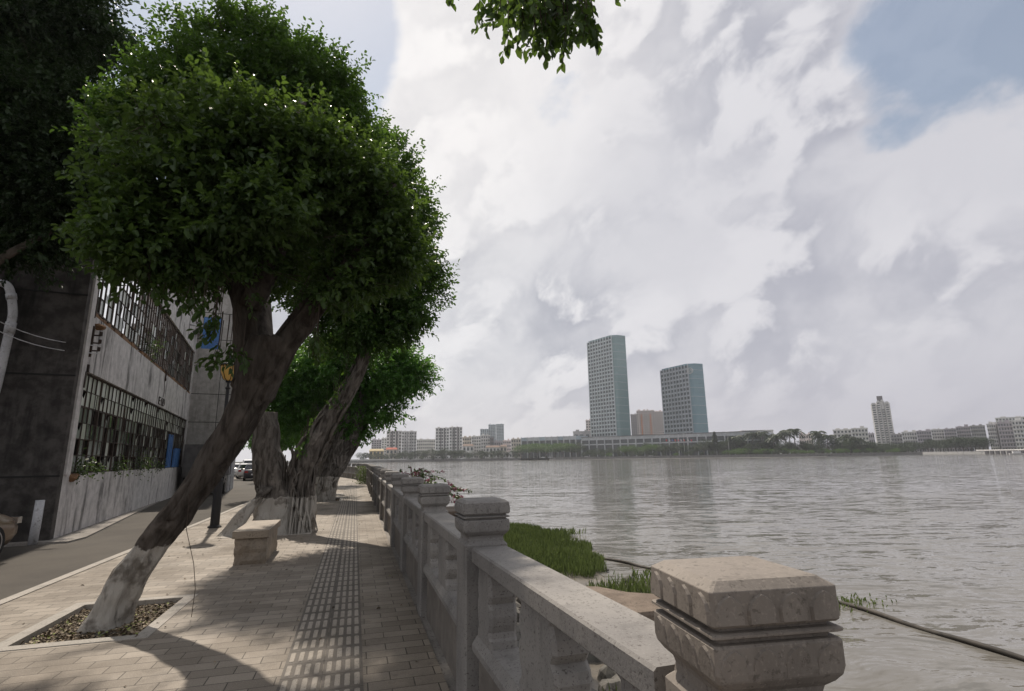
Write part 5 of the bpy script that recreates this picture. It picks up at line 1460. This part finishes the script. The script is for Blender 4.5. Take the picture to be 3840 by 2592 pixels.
def tower(pxl, pxc, pxr, pyc, dist, floors, cols, label, clad, scal, logo=False, dl=34.):
    L0 = Vector(xy(pxl, dist + 32, 1620)); Cn = Vector(xy(pxc, dist - 2, 1620)); R0 = Vector(xy(pxr, dist + 16, 1620)); z1 = far(pxc, pyc, dist).z; H_ = z1 - GZ
    e1 = (Cn - L0); wl = e1.length; e1 = e1 / wl; e2 = Vector((-e1.y, e1.x)); wr = (R0 - Cn).length
    ang = math.atan2(e1.y, e1.x); root = empty('high_rise', (L0.x, L0.y, GZ), ang, label, 'tower', 'hotel towers on the wooded point')
    # plan in local coords: face along +x at y=0, rounded corner at x=wl, side runs to +y
    rr = 5.; dpt = 21.; plan = [(0, 0)]; cx_ = wl - 2
    for k in range(0, 10): a = k / 9 * math.pi / 2; plan.append((cx_ + rr * math.sin(a), rr * (1 - math.cos(a))))
    plan += [(cx_ + rr, dpt), (0, dpt)]
    MB().prism(plan, 0, H_).build('wall', PAL[clad], root)
    fh = H_ / floors; cw = wl / cols
    # sawtooth piers and spandrels of the main face
    mb_list = []
    for c_ in range(cols + 1):
        x = c_ * cw; mb = MB()
        mb.prism([(x - cw * .17, 0), (x + cw * .10, 0), (x + cw * .17, -1.2), (x - cw * .02, -1.2)], 0, H_ + .6 + (1.0 if c_ % 2 else 0)); mb.build('pier', PAL[scal], root)
    for f_ in range(floors):
        mb = MB()
        for c_ in range(cols):
            x = c_ * cw + cw * .17; mb.box(x, x + cw * .66, -.7, 0, f_ * fh, f_ * fh + fh * .36)
        mb.build('spandrel', PAL[scal], root)
    wins = [(c_ * cw + cw * .5, f_ * fh + fh * .38) for f_ in range(floors)[::-1] for c_ in range(cols)]
    me = wmesh(cw * .62, fh * .6, MT['fglass2'])
    for x, z in wins[:100]: o = bpy.data.objects.new('window', me); COL.objects.link(o); o.parent = root; o.location = (x, -.08, z)
    mb = MB()
    for x, z in wins[100:]: mb.box(x - cw * .31, x + cw * .31, -.18, -.03, z, z + fh * .6)
    o = mb.build('window', MT['fglass2'], root); o['kind'] = 'stuff'
    # storey bands wrapping the rounded glazed side
    sid = plan[2:-1]
    for f_ in range(1, floors + 1):
        mb = MB(); out = [(p[0] + .35 * min(1, k_ / 3 + .3), p[1] - .3 * max(0, 1 - k_ / 8)) for k_, p in enumerate(sid)]
        n_ = len(sid); vs = [(p[0], p[1], z) for z in (f_ * fh - .5, f_ * fh) for p in out]; mb.add(vs, [(i, i + 1, n_ + i + 1, n_ + i) for i in range(n_ - 1)] + [tuple(range(2 * n_ - 1, n_ - 1, -1))[::-1]] if False else [(i, i + 1, n_ + i + 1, n_ + i) for i in range(n_ - 1)])
        # close with thickness
        mb = MB(); ring = out + sid[::-1]; mb.prism(ring, f_ * fh - .55, f_ * fh - .05); mb.build('storey_band', PAL['blue'] if f_ % 2 else PAL[clad], root)
    mb = MB(); mb.prism([(1, 1), (wl - 4, 1), (wl + 3, 8), (wl + 4, dpt - 1), (1, dpt - 1)], H_ + .01, H_ + 2.2); mb.build('roof_plant', PAL[clad], root)
    if logo:
        a = .75; px_, py_ = cx_ + rr * math.sin(a), rr * (1 - math.cos(a)); nrm = Vector((math.sin(a), -math.cos(a), 0)).normalized(); tx = Vector((-nrm.y, nrm.x, 0))
        c0_ = Vector((px_, py_, H_ - 7)) + nrm * 1.0; ring = [c0_ + tx * 3.2 * math.cos(t) + Vector((0, 0, 3.2 * math.sin(t))) for t in [k * math.pi / 14 for k in range(29)]]
        mb = MB(); mb.tube(ring, [.38] * 29, 6, cap=False)
        for s_ in (-1, 1):
            arc_ = [c0_ + tx * (s_ * 1.7 * math.cos(t)) + Vector((0, 0, 1.9 * math.sin(t))) for t in [-1.2 + k * .3 for k in range(9)]]; mb.tube(arc_, [.30] * 9, 5)
        mb.tube([c0_ + tx * -.9 + Vector((0, 0, -.9)), c0_ + tx * .9 + Vector((0, 0, .9))], [.3, .3], 5)
        mb.build('round_emblem', PAL['white'], root)
    return root


PAL['scal1'] = fm('white_fins', (.52, .57, .59)); PAL['scal2'] = fm('grey_fins', (.40, .43, .47))
tower(2218, 2312, 2372, 1262, 668, 31, 9, 'taller green-grey hotel tower with white fins, left of the two', 'glassgreen', 'scal1')
tower(2494, 2600, 2648, 1369, 660, 20, 9, 'shorter blue-green hotel tower with a round emblem near its top, right of the two', 'teal', 'scal2', True)
B('high_rise', 2200, 2219, 1578, 760, 14, 2, 'pink', 'small pinkish tower block just left of the tall hotel tower', 0, 14, 0)
B('high_rise', 2371, 2394, 1556, 800, 18, 3, 'mauve', 'leftmost shaft of the pink residential towers between the hotel towers', 0, 14, 0)
for i, (a, b2, t, lb) in enumerate(((2394, 2428, 1542, 'pink residential tower with an orange strip, second shaft from the left'), (2428, 2462, 1541, 'pink residential tower with the brightest orange strip, third shaft'), (2462, 2494, 1545, 'pink residential tower touching the shorter hotel tower'))):
    r = B('high_rise', a, b2, t, 790, 20, 4, 'pink', lb, 0, 14, 0, bal=2, dark='white' if False else None)
    if i < 2:
        w_ = [c for c in r.children if c.name.startswith('wall')][0]; hw = max(v.co.x for v in w_.data.vertices); hz = max(v.co.z for v in w_.data.vertices); MB().box(-hw * .05, hw * .18, -7.7, -7.0, 0, hz * .93).build('orange_strip', PAL['orange'], r)
# ---- podium mall
pl = [xy(q, bd(q) + 36) for q in (2183, 2300, 2480, 2620, 2760, 2860)]
ztop = far(2400, 1634, 608).z; zm = far(2400, 1646, 608).z; zl = far(2400, 1663, 608).z
root = empty('shopping_mall', (pl[0][0], pl[0][1], GZ), 0, 'long low white mall with dark window bands at the foot of the towers', 'building'); o0 = Vector((pl[0][0], pl[0][1]))
PAL['mall'] = fm('mall_white', (.47, .48, .50))


def seg(P, dz0, dz1, t, nm, m_, par, outw=0.):
    mb = MB()
    for a, b2 in zip(P[:-1], P[1:]):
        a = Vector(a) - o0; b2 = Vector(b2) - o0; d = (b2 - a).normalized(); n_ = Vector((-d.y, d.x)); a2 = a - n_ * outw; c2 = b2 - n_ * outw
        mb.prism([tuple(a2), tuple(c2 + d * .02), tuple(c2 + n_ * t + d * .02), tuple(a2 + n_ * t)], dz0, dz1)
    return mb.build(nm, m_, par)


seg(pl, zm - GZ, ztop - GZ, 40, 'fascia', PAL['mall'], root, .5); seg(pl, ztop - GZ + .01, ztop - GZ + .5, 40, 'roof_edge', PAL['dgrey'], root, 1.2)
seg(pl, 0, zm - GZ, 38, 'window_band', MT['fglass'], root, 0); seg(pl, zl - GZ - .7, zl - GZ + .6, 1.5, 'floor_band', PAL['mall'], root, .5); 
tot = 0
for a, b2 in zip(pl[:-1], pl[1:]):
    a = Vector(a) - o0; b2 = Vector(b2) - o0; d = (b2 - a); n = max(2, int(d.length / 9)); dn = d.normalized(); nn = Vector((dn.y, -dn.x))
    for k in range(n): c = a + d * k / n + nn * .5; MB().cyl((c.x, c.y, 0), (c.x, c.y, zm - GZ), .75, n=8).build('column', PAL['mall'], root)
# curved left wing with stepped white bays
wing = [xy(1955 + 22.8 * k, bd(1955 + 22.8 * k) + 36) for k in range(11)]
o0 = Vector(wing[0]); root = empty('mall_wing', (o0.x, o0.y, GZ), 0, 'curved left wing of the mall with stepped white bays above dark glass', 'building')
for k, (a, b2) in enumerate(zip(wing[:-1], wing[1:])):
    zt = far(1966 + 22.8 * k, 1642 - k * .8, bd(1955 + 22.8 * k) + 36).z - GZ; zb = zt - 4.2
    seg([a, b2], zb, zt, 22, 'bay', PAL['mall'] if k % 3 else PAL['blue'], root, .6); seg([a, b2], 0, zb, 20, 'shop_glass', MT['fglass'], root)
    c = Vector(a) - o0; MB().box(c.x - .6, c.x + .6, c.y - 1.2, c.y - .4, 0, zt + .5).build('column', PAL['mall'], root)
# rooftop sheds, white hall and buildings right of the mall
B('roof_hall', 2150, 2215, 1620, 660, 2, 3, 'grey', 'grey stepped roof hall left of the tall tower foot', 0, 20, 0, group='buildings beside the mall', base=1640)
B('white_hall', 2776, 2918, 1616, 640, 2, 3, 'white', 'big white windowless hall behind the first palms', 12, 30, 0, rooft=0, group='buildings beside the mall', winh=.15)
B('low_building', 2860, 2920, 1632, 600, 3, 6, 'mall' if 'mall' in PAL else 'white', 'low pale annex at the right end of the mall', 0, 16, 0, group='buildings beside the mall')
B('apartment_block', 3000, 3052, 1631, 700, 4, 6, 'pink', 'low pink roofed block seen between the palm groups', 0, 14, 0)
B('apartment_block', 3131, 3200, 1613, 720, 6, 5, 'white', 'left half of the white flats behind the right palms', 0, 14, 0, bal=1)
B('apartment_block', 3201, 3262, 1608, 715, 6, 5, 'white', 'right half of the white flats behind the right palms', 0, 14, 0, bal=1)
B('apartment_block', 3262, 3284, 1628, 760, 4, 3, 'mauve', 'small block between the white flats and the white tower', 0, 12, 0)
# white tower with lobed corners
c = Vector(xy(3321, 800, 1650)); z1 = far(3302, 1510, 800).z; H_ = z1 - GZ; az = math.atan2(c.x, c.y)
root = empty('high_rise', (c.x, c.y, GZ), -az, 'slender white residential tower with rounded tops standing alone on the right', 'tower'); fh = H_ / 22
w_ = (Vector(xy(3357, 800, 1650)) - Vector(xy(3284, 800, 1650))).length; u = w_ / 4
for k, (x0, x1, dy, dh) in enumerate(((-2, -.75, 0, -2.5), (-.85, .15, 1.5, 0), (.05, .95, 3, 1.), (.85, 2, 1, -1.5))):
    mb = MB(); mb.prism([(x0 * u, -6 + dy), (x0 * u + 1.2, -7.5 + dy), (x1 * u - 1.2, -7.5 + dy), (x1 * u, -6 + dy), (x1 * u, 9), (x0 * u, 9)], 0, H_ + dh)
    a_ = (x0 + x1) / 2 * u; r_ = (x1 - x0) / 2 * u - .6; mb.prism([(a_ + r_ * math.cos(t), H_ + dh + 2.2 * math.sin(t)) for t in [q * math.pi / 8 for q in range(9)]], -8, 6, Matrix(((1, 0, 0, 0), (0, 0, 1, 0), (0, 1, 0, 0), (0, 0, 0, 1))) @ Matrix.Translation((0, 0.01, dy)))
    mb.build('shaft', PAL['white'], root)
    for f_ in range(22):
        if k == 2 and f_ > 18: continue
        o = bpy.data.objects.new('window', wmesh((x1 - x0) * u * .55, fh * .5, MT['fglass'])); COL.objects.link(o); o.parent = root; o.location = ((x0 + x1) / 2 * u, -7.5 + dy, fh * f_ + fh * .35)
MB().box(-.5 * u, .7 * u, -2, 5, H_ + .5, H_ + 8).build('roof_house', PAL['dgrey'], root)
MB().box(-2.6 * u, 2.6 * u, -10, 10, 0, 5).build('podium', PAL['white'], root)
rights = [(3346, 3388, 1630, 760, 5, 4, 'grey'), (3389, 3444, 1622, 755, 5, 6, 'white'), (3445, 3500, 1618, 750, 6, 6, 'mauve'), (3501, 3548, 1612, 800, 7, 5, 'white'), (3549, 3595, 1610, 790, 7, 5, 'mauve'), (3596, 3650, 1602, 800, 7, 6, 'mauve'), (3651, 3706, 1598, 790, 7, 6, 'grey')]
rl = ['grey low flats right beside the white tower', 'white five storey flats, second right of the white tower', 'mauve flats, third right of the white tower', 'white flats with roof sheds, fourth right of the white tower', 'longer mauve flats, fifth right of the white tower', 'mauve flats behind the right hand trees, sixth right of the white tower', 'grey flats left of the large balconied blocks']
for r, lb in zip(rights, rl): B('apartment_block', r[0], r[1], r[2], r[3], r[4], r[5], r[6], lb, 0, 14, 2, bal=1, dark=None)
B('apartment_block', 3707, 3755, 1592, 700, 7, 4, 'white', 'large balconied block at the right edge, left one', -10, 16, 3, bal=1)
B('apartment_block', 3756, 3810, 1586, 690, 7, 5, 'mauve', 'large balconied block at the right edge, middle one', 0, 16, 3, bal=1)
B('apartment_block', 3811, 3900, 1578, 680, 7, 7, 'white', 'large balconied block at the right edge, cut by the frame', 0, 16, 3, bal=1)
B('apartment_block', 3752, 3880, 1566, 900, 11, 10, 'white', 'taller white block rising behind the ones at the right edge', 0, 16, 0, bal=1)
# jetty on piles
a = Vector(xy(3660, 655, 1690)); b2 = Vector(xy(3860, 560, 1685)); root = empty('jetty', (a.x, a.y, WZ), 0, 'long pale jetty on dark piles at the far right of the river', 'jetty'); d = b2 - a
nn = Vector((d.y, -d.x)).normalized(); mb = MB(); mb.prism([(0, 0), (d.x, d.y), (d.x + nn.x * -10, d.y + nn.y * -10), (nn.x * -10, nn.y * -10)], 3.0, 3.9); mb.build('deck', PAL['white'], root)
for k in range(8): c = d * (.25 + .75 * k / 7); MB().box(c.x - .6, c.x + .6, c.y - .6, c.y + 2, -1, 3.0).build('pile', PAL['dgrey'], root)
root = empty('motor_boat', (*xy(3815, 545, 1685), WZ), rad(-50), 'small white motor boat at the right end of the jetty', 'boat')
mb = MB(); mb.rings([[Vector((y_, -w2, .9)), Vector((y_, w2, .9)), Vector((y_, w2 * .6, -.2)), Vector((y_, -w2 * .6, -.2))] for y_, w2 in ((-5, 1.5), (0, 1.7), (3, 1.4), (5.5, .2))]); mb.build('hull', PAL['white'], root); MB().box(-3, 1.5, -1.1, 1.1, .92, 2.3).build('cabin', PAL['white'], root)

# ------------------------------------------------------------------ far trees, palms
MT['leaff'] = leafmat('far_leaf', (.016, .032, .012), (.038, .062, .022), (.05, .09, .025), .18, .12)
MT['leaffb'] = leafmat('far_leaf_bright', (.05, .10, .02), (.09, .16, .035), (.12, .22, .04), .25, .12)


def proto_tree(seed, w, h, th, m_, tall=False, nl=1500, ls=.55):
    rng = np.random.default_rng(seed); root = empty('broadleaf_tree', (0, 0, -500)); rnd = random.Random(seed)
    mb = MB(); mb.tube([(0, 0, -.5), (.1, 0, th * .6), (0, .1, h * .55)], [.35, .25, .12], 7)
    for k in range(4): a = k * 1.6 + seed; mb.tube([(0, 0, th * .7), (w * .25 * math.cos(a), w * .25 * math.sin(a), h * .6)], [.16, .06], 5)
    mb.build('trunk', MT['barkp'], root)
    ells = []
    for k in range(7):
        a = rnd.uniform(0, 6.28); q = rnd.uniform(.1, .32) * w; s_ = rnd.uniform(.5, .8)
        ells.append(((q * math.cos(a), q * math.sin(a), th + (h - th) * rnd.uniform(.3, .68)), (w * .30 * s_ * 1.3, w * .30 * s_ * 1.3, (h - th) * .30 * s_ * 1.25)))
    ells.append(((0, 0, th + (h - th) * .5), (w * .36, w * .36, (h - th) * .42)))
    P0, Dt = crown_twigs(rng, ells, nl, clump=w * .13, inner=.6, gap=.4, gseed=seed, gscale=.3)
    V = leaf_arrays(P0, Dt, unit(np.array([0, 0, 1.]) + rng.normal(0, .5, P0.shape)), rng.uniform(.6, 1.2, len(P0)) * ls, rng.uniform(.6, 1.2, len(P0)) * ls * .7)
    mesh_from_leaves('crown', V, [m_], root); return root


def proto_palm(seed, h, fl):
    rng = np.random.default_rng(seed); root = empty('palm_tree', (0, 0, -500)); mb = MB(); mb.tube([(0, 0, -.5), (.15, 0, h * .5), (0, .1, h)], [.34, .22, .18], 7); mb.build('trunk', MT['barkp'], root)
    Vs = []
    for k in range(17):
        a = k * 2.4 + rng.uniform(-.2, .2); e = rng.uniform(-.2, 1.1); d = np.array([math.cos(a), math.sin(a), 0]); n = 14
        for j in range(n):
            t = (j + 1) / n; p = np.array([0, .1, h]) + d * fl * t * math.cos(e * .6) + np.array([0, 0, fl * (t * math.sin(e) - t * t * .75)])
            s_ = np.cross(d, [0, 0, 1])
            for q in (-1, 1): Vs.append((p, unit(s_ * q + d * .5 + np.array([0, 0, -.55]))))
    P0 = np.array([v[0] for v in Vs]); Dv = np.array([v[1] for v in Vs]); V = leaf_arrays(P0, Dv, unit(rng.normal(0, .3, P0.shape) + np.array([0, 0, 1.])), np.full(len(P0), fl * .33), np.full(len(P0), .34))
    mesh_from_leaves('frond', V, [MT['leaff']], root); return root


def proto_fir(seed, h):
    rng = np.random.default_rng(seed); root = empty('conifer_tree', (0, 0, -500)); mb = MB(); mb.tube([(0, 0, -.5), (0, 0, h)], [.3, .04], 6); mb.build('trunk', MT['barkp'], root); q = 1300
    t = rng.uniform(.1, 1, q) ** .8; r = (1 - t) * h * .24 * rng.uniform(.3, 1, q) * (1 + .35 * np.sin(t * 40)); a = rng.uniform(0, 6.28, q)
    P0 = np.stack([r * np.cos(a), r * np.sin(a), t * h], 1); Dv = unit(np.stack([np.cos(a), np.sin(a), -.35 + 0 * a], 1)); V = leaf_arrays(P0, Dv, unit(np.array([0, 0, 1.]) + rng.normal(0, .3, P0.shape)), np.full(q, .9), np.full(q, .5)); mesh_from_leaves('crown', V, [MT['leaff']], root); return root


PT = {'a': proto_tree(1, 9, 8, 2.2, MT['leaff']), 'b': proto_tree(2, 11, 10, 2.5, MT['leaff']), 'c': proto_tree(3, 8, 11, 2.5, MT['leaff']), 'g': proto_tree(4, 12, 8.5, 3.2, MT['leaffb']), 's': proto_tree(5, 5, 3.4, .4, MT['leaff'], nl=900, ls=.35), 'h': proto_tree(6, 5, 3.0, .3, MT['leaffb'], nl=900, ls=.35),
      'p': proto_palm(7, 12, 4.6), 'q': proto_palm(8, 9.5, 4.2), 'f': proto_fir(9, 16)}
used = set(); cnt = 0


def plant(kind, px, dist, top, label, group):
    """top: picture row the tree reaches"""
    p = far(px, 1690, dist); h0 = {'a': 8, 'b': 10, 'c': 11, 'g': 8.5, 's': 3.4, 'h': 3, 'p': 14.5, 'q': 12, 'f': 16}[kind]
    hh = far(px, top, dist).z - GZ; s_ = hh / h0
    o = PT[kind] if kind not in used else copy_tree(PT[kind]); used.add(kind)
    o.location = (p.x, p.y, GZ); rnd = random.Random(int(px * 3 + top)); o.rotation_euler = (0, 0, rnd.uniform(0, 6.28)); wk = rnd.uniform(.9, 1.15)
    o.scale = (s_ * wk, s_ * wk, s_)
    tag(o, label, 'palm' if kind in 'pq' else ('bush' if kind in 'sh' else 'tree'), group)


rnd = random.Random(77)
# left shore row under the apartment blocks
k = 0
for px in list(range(1205, 1290, 17)) + list(range(1352, 1950, 19)):
    top = 1697 + (1 if px < 1500 else -7) - (8 if 1600 < px < 1690 else 0) + rnd.uniform(-4, 5); d = 640 + (rnd.random() * 8); plant(rnd.choice('abc'), px + rnd.uniform(-3, 3), d, top, '%s tree from the left behind the pale parapet of the far left shore' % (ORD[k] if k < 40 else 'last'), 'trees along the far left shore'); k += 1
k = 0
for px in range(1360, 1940, 44):
    plant('s', px + rnd.uniform(-6, 6), 634, 1712 - (px - 1360) * .008 + rnd.uniform(-3, 2), '%s low bush from the left at the pale parapet of the far left shore' % ORD[k], 'bushes along the far left shore'); k += 1
# bright flat-topped trees before the mall wing
for k, px in enumerate((1955, 1985, 2015, 2047, 2080, 2112, 2143)): plant('g', px, bd(px) + 14, 1664 - k * .3 + (4 if k == 0 else 0), '%s bright green flat-topped tree from the left before the mall wing' % ORD[k], 'bright trees before the mall wing')
# trees before the mall
for k, (px, top, kd) in enumerate(((2166, 1659, 'b'), (2212, 1684, 'a'), (2238, 1680, 'b'), (2262, 1684, 'a'), (2290, 1678, 'b'), (2318, 1672, 'c'), (2345, 1672, 'g'), (2372, 1670, 'g'), (2400, 1676, 'h'), (2428, 1668, 'g'), (2456, 1666, 'g'), (2425, 1656, 'c'), (2484, 1664, 'b'), (2512, 1662, 'c'), (2538, 1660, 'b'), (2564, 1664, 'c'), (2590, 1668, 'b'), (2615, 1660, 'c'), (2640, 1646, 'b'), (2662, 1654, 'c'))):
    plant(kd, px, bd(px) + 14 + (k % 3) * 3, top, '%s tree from the left in the row before the long mall' % ORD[k], 'trees before the long mall')
k = 0
for px in range(2190, 3420, 34):
    plant(rnd.choice('shs'), px + rnd.uniform(-9, 9), bd(px) + 5, 1697 - (px - 2190) * .006 + rnd.uniform(-4, 3) - (6 if px > 2700 else 0), '%s low rounded bush from the left on the embankment of the wooded point' % ORD[k], 'bushes on the wooded point'); k += 1
plant('f', 2684, 562, 1619, 'pointed conifer at the right end of the mall', None)
plant('f', 2742, 560, 1636, 'shorter pointed conifer between the mall and the first palms', None)
for k, (px, top, kd) in enumerate(((2708, 1654, 'b'), (2722, 1645, 'c'), (2765, 1640, 'c'), (2785, 1652, 'b'), (2808, 1660, 'a'), (2840, 1650, 'b'), (2880, 1648, 'c'), (2905, 1650, 'b'), (2935, 1652, 'b'), (2965, 1650, 'c'), (2995, 1652, 'b'), (3022, 1656, 'a'), (3050, 1650, 'b'), (3080, 1642, 'c'), (3105, 1640, 'b'), (3130, 1646, 'c'), (3160, 1645, 'b'), (3190, 1650, 'a'), (3220, 1650, 'b'), (3250, 1655, 'b'), (3275, 1656, 'a'), (3300, 1672, 'b'), (3330, 1676, 'a'))):
    plant(kd, px, bd(px) + 16 + (k % 4) * 4, top, '%s dark tree from the left among the palms of the wooded point' % ORD[k], 'dark trees on the wooded point')
for k, (px, top, kd) in enumerate(((2825, 1612, 'p'), (2865, 1608, 'p'), (2920, 1613, 'q'), (2950, 1606, 'p'), (2966, 1601, 'p'), (2985, 1597, 'p'), (2905, 1622, 'q'), (3072, 1606, 'p'), (3086, 1614, 'q'), (3108, 1618, 'q'), (2760, 1622, 'q'), (3172, 1620, 'q'), (3196, 1628, 'q'), (3226, 1636, 'q'))):
    plant(kd, px, bd(px) + 24 + (k % 3) * 4, top, '%s palm on the wooded point, as planted' % ORD[k] if False else ('palm with a ragged crown, ' + ('first group right of the mall' if px < 3000 else 'second group, before the white flats') + ', %s' % (['its left edge low', 'its left edge', 'above the white hall', 'its middle', 'just left of the tallest', 'highest of all palms', 'below its middle', 'highest of its group', 'right of its tallest', 'midway', 'leftmost and lowest', 'before the flats', 'lower before the flats', 'its right end'][k])), 'palms on the wooded point')
k = 0
for px in range(3300, 3715, 15):
    plant(rnd.choice('abc'), px, float(np.interp(px, [3390, 3600, 3900], [748, 697, 652])), (1660 if px < 3480 else 1648 if px < 3560 else 1640) + rnd.uniform(-5, 6), '%s tree from the left along the distant right shore' % ORD[k], 'trees along the distant right shore'); k += 1
k = 0
for px in range(2770, 3440, 21):
    plant(rnd.choice('abc'), px, bd(px) + 52, 1668 + rnd.uniform(-6, 6), '%s tree from the left in the back row of the wooded point' % ORD[k], 'back row trees on the wooded point'); k += 1
k = 0
for px in range(2765, 3400, 17):
    plant(rnd.choice('shs'), px, bd(px) + 12, 1684 + rnd.uniform(-5, 4), '%s bush from the left in the second hedge line of the wooded point' % ORD[k], 'hedge bushes on the wooded point'); k += 1
# lamp posts along the point, flags
for k, (px, t) in enumerate(((2015, 1672), (2062, 1676), (2100, 1676), (2140, 1678), (2568, 1626), (2735, 1620), (1947, 1678))):
    p = far(px, 1700, bd(px) + 9); h = far(px, t, bd(px) + 9).z - GZ; root = empty('tall_lamp_post', (p.x, p.y, GZ), 0, '%s' % ('thin pale lamp post before the mall wing, %s from the left' % ORD[k] if k < 4 else ('tall mast light right of the emblem tower', 'twin armed mast light over the right end of the mall', 'pale lamp post beside the boathouse')[k - 4]), 'lamp post', 'lamp posts on the wooded point')
    MB().cyl((0, 0, 0), (0, 0, h), .16, .10, 6).build('pole', PAL['white'], root); MB().box(-2, 2, -.15, .15, h, h + .2).build('lamp_arm', PAL['white'], root)
fc = [(.6, .05, .05), (.65, .65, .7), (.1, .15, .5), (.6, .1, .1), (.7, .2, .25), (.6, .6, .65), (.55, .06, .06), (.7, .7, .7), (.6, .05, .08)]
for k, px in enumerate((2500, 2512, 2523, 2534, 2545, 2556, 2567, 2582, 2594)):
    p = far(px, 1700, bd(px) + 28); h = far(px, 1646, bd(px) + 28).z - GZ; root = empty('flagpole', (p.x, p.y, GZ), rad(20), '%s flagpole from the left with a drooping flag before the emblem tower' % ORD[k], 'flag', 'flags before the emblem tower')
    MB().cyl((0, 0, 0), (0, 0, h), .07, .05, 5).build('pole', PAL['white'], root)
    mb = MB(); rg = []
    for j in range(6): x = j * .5; rg.append([Vector((x, .15 * math.sin(j * 1.4), h - .1 - j * .22)), Vector((x, .15 * math.sin(j * 1.4) + .03, h - .1 - j * .22)), Vector((x, .15 * math.sin(j * 1.4) + .03, h - 2.1 - j * .15)), Vector((x, .15 * math.sin(j * 1.4), h - 2.1 - j * .15))])
    mb.rings(rg); mb.build('flag', fm('flag_cloth', fc[k]), root)
# parked cars along the far promenade
for k, (px, d, c_) in enumerate(((1732, 642, (.7, .7, .7)), (1812, 643, (.1, .1, .1)), (2036, 620, (.75, .75, .75)), (2063, 614, (.7, .7, .7)), (2198, 599, (.6, .6, .6)), (2440, 572, (.7, .7, .7)))):
    p = far(px, 1712, d); car((p.x, p.y, GZ), rad(80), paintm('far_paint', c_, 0.), '%s tiny car from the left parked on the far promenade' % ORD[k], group='cars on the far promenade', L_=4.6, W_=1.8)

# ------------------------------------------------------------------ haze
mb = MB(); mb.box(-1500, 3300, -60, 2600, -5, 132); m_ = bpy.data.materials.new('haze'); m_.use_nodes = True; nt = m_.node_tree; nt.nodes.clear()
pv = N(nt, 'ShaderNodeVolumePrincipled'); pv.inputs['Color'].default_value = (.80, .83, .90, 1); pv.inputs['Density'].default_value = .00018; pv.inputs['Anisotropy'].default_value = .3
oo = N(nt, 'ShaderNodeOutputMaterial'); L(nt, pv.outputs[0], oo.inputs['Volume'])
HAZE = tag(mb.build('haze', m_), kind='stuff')
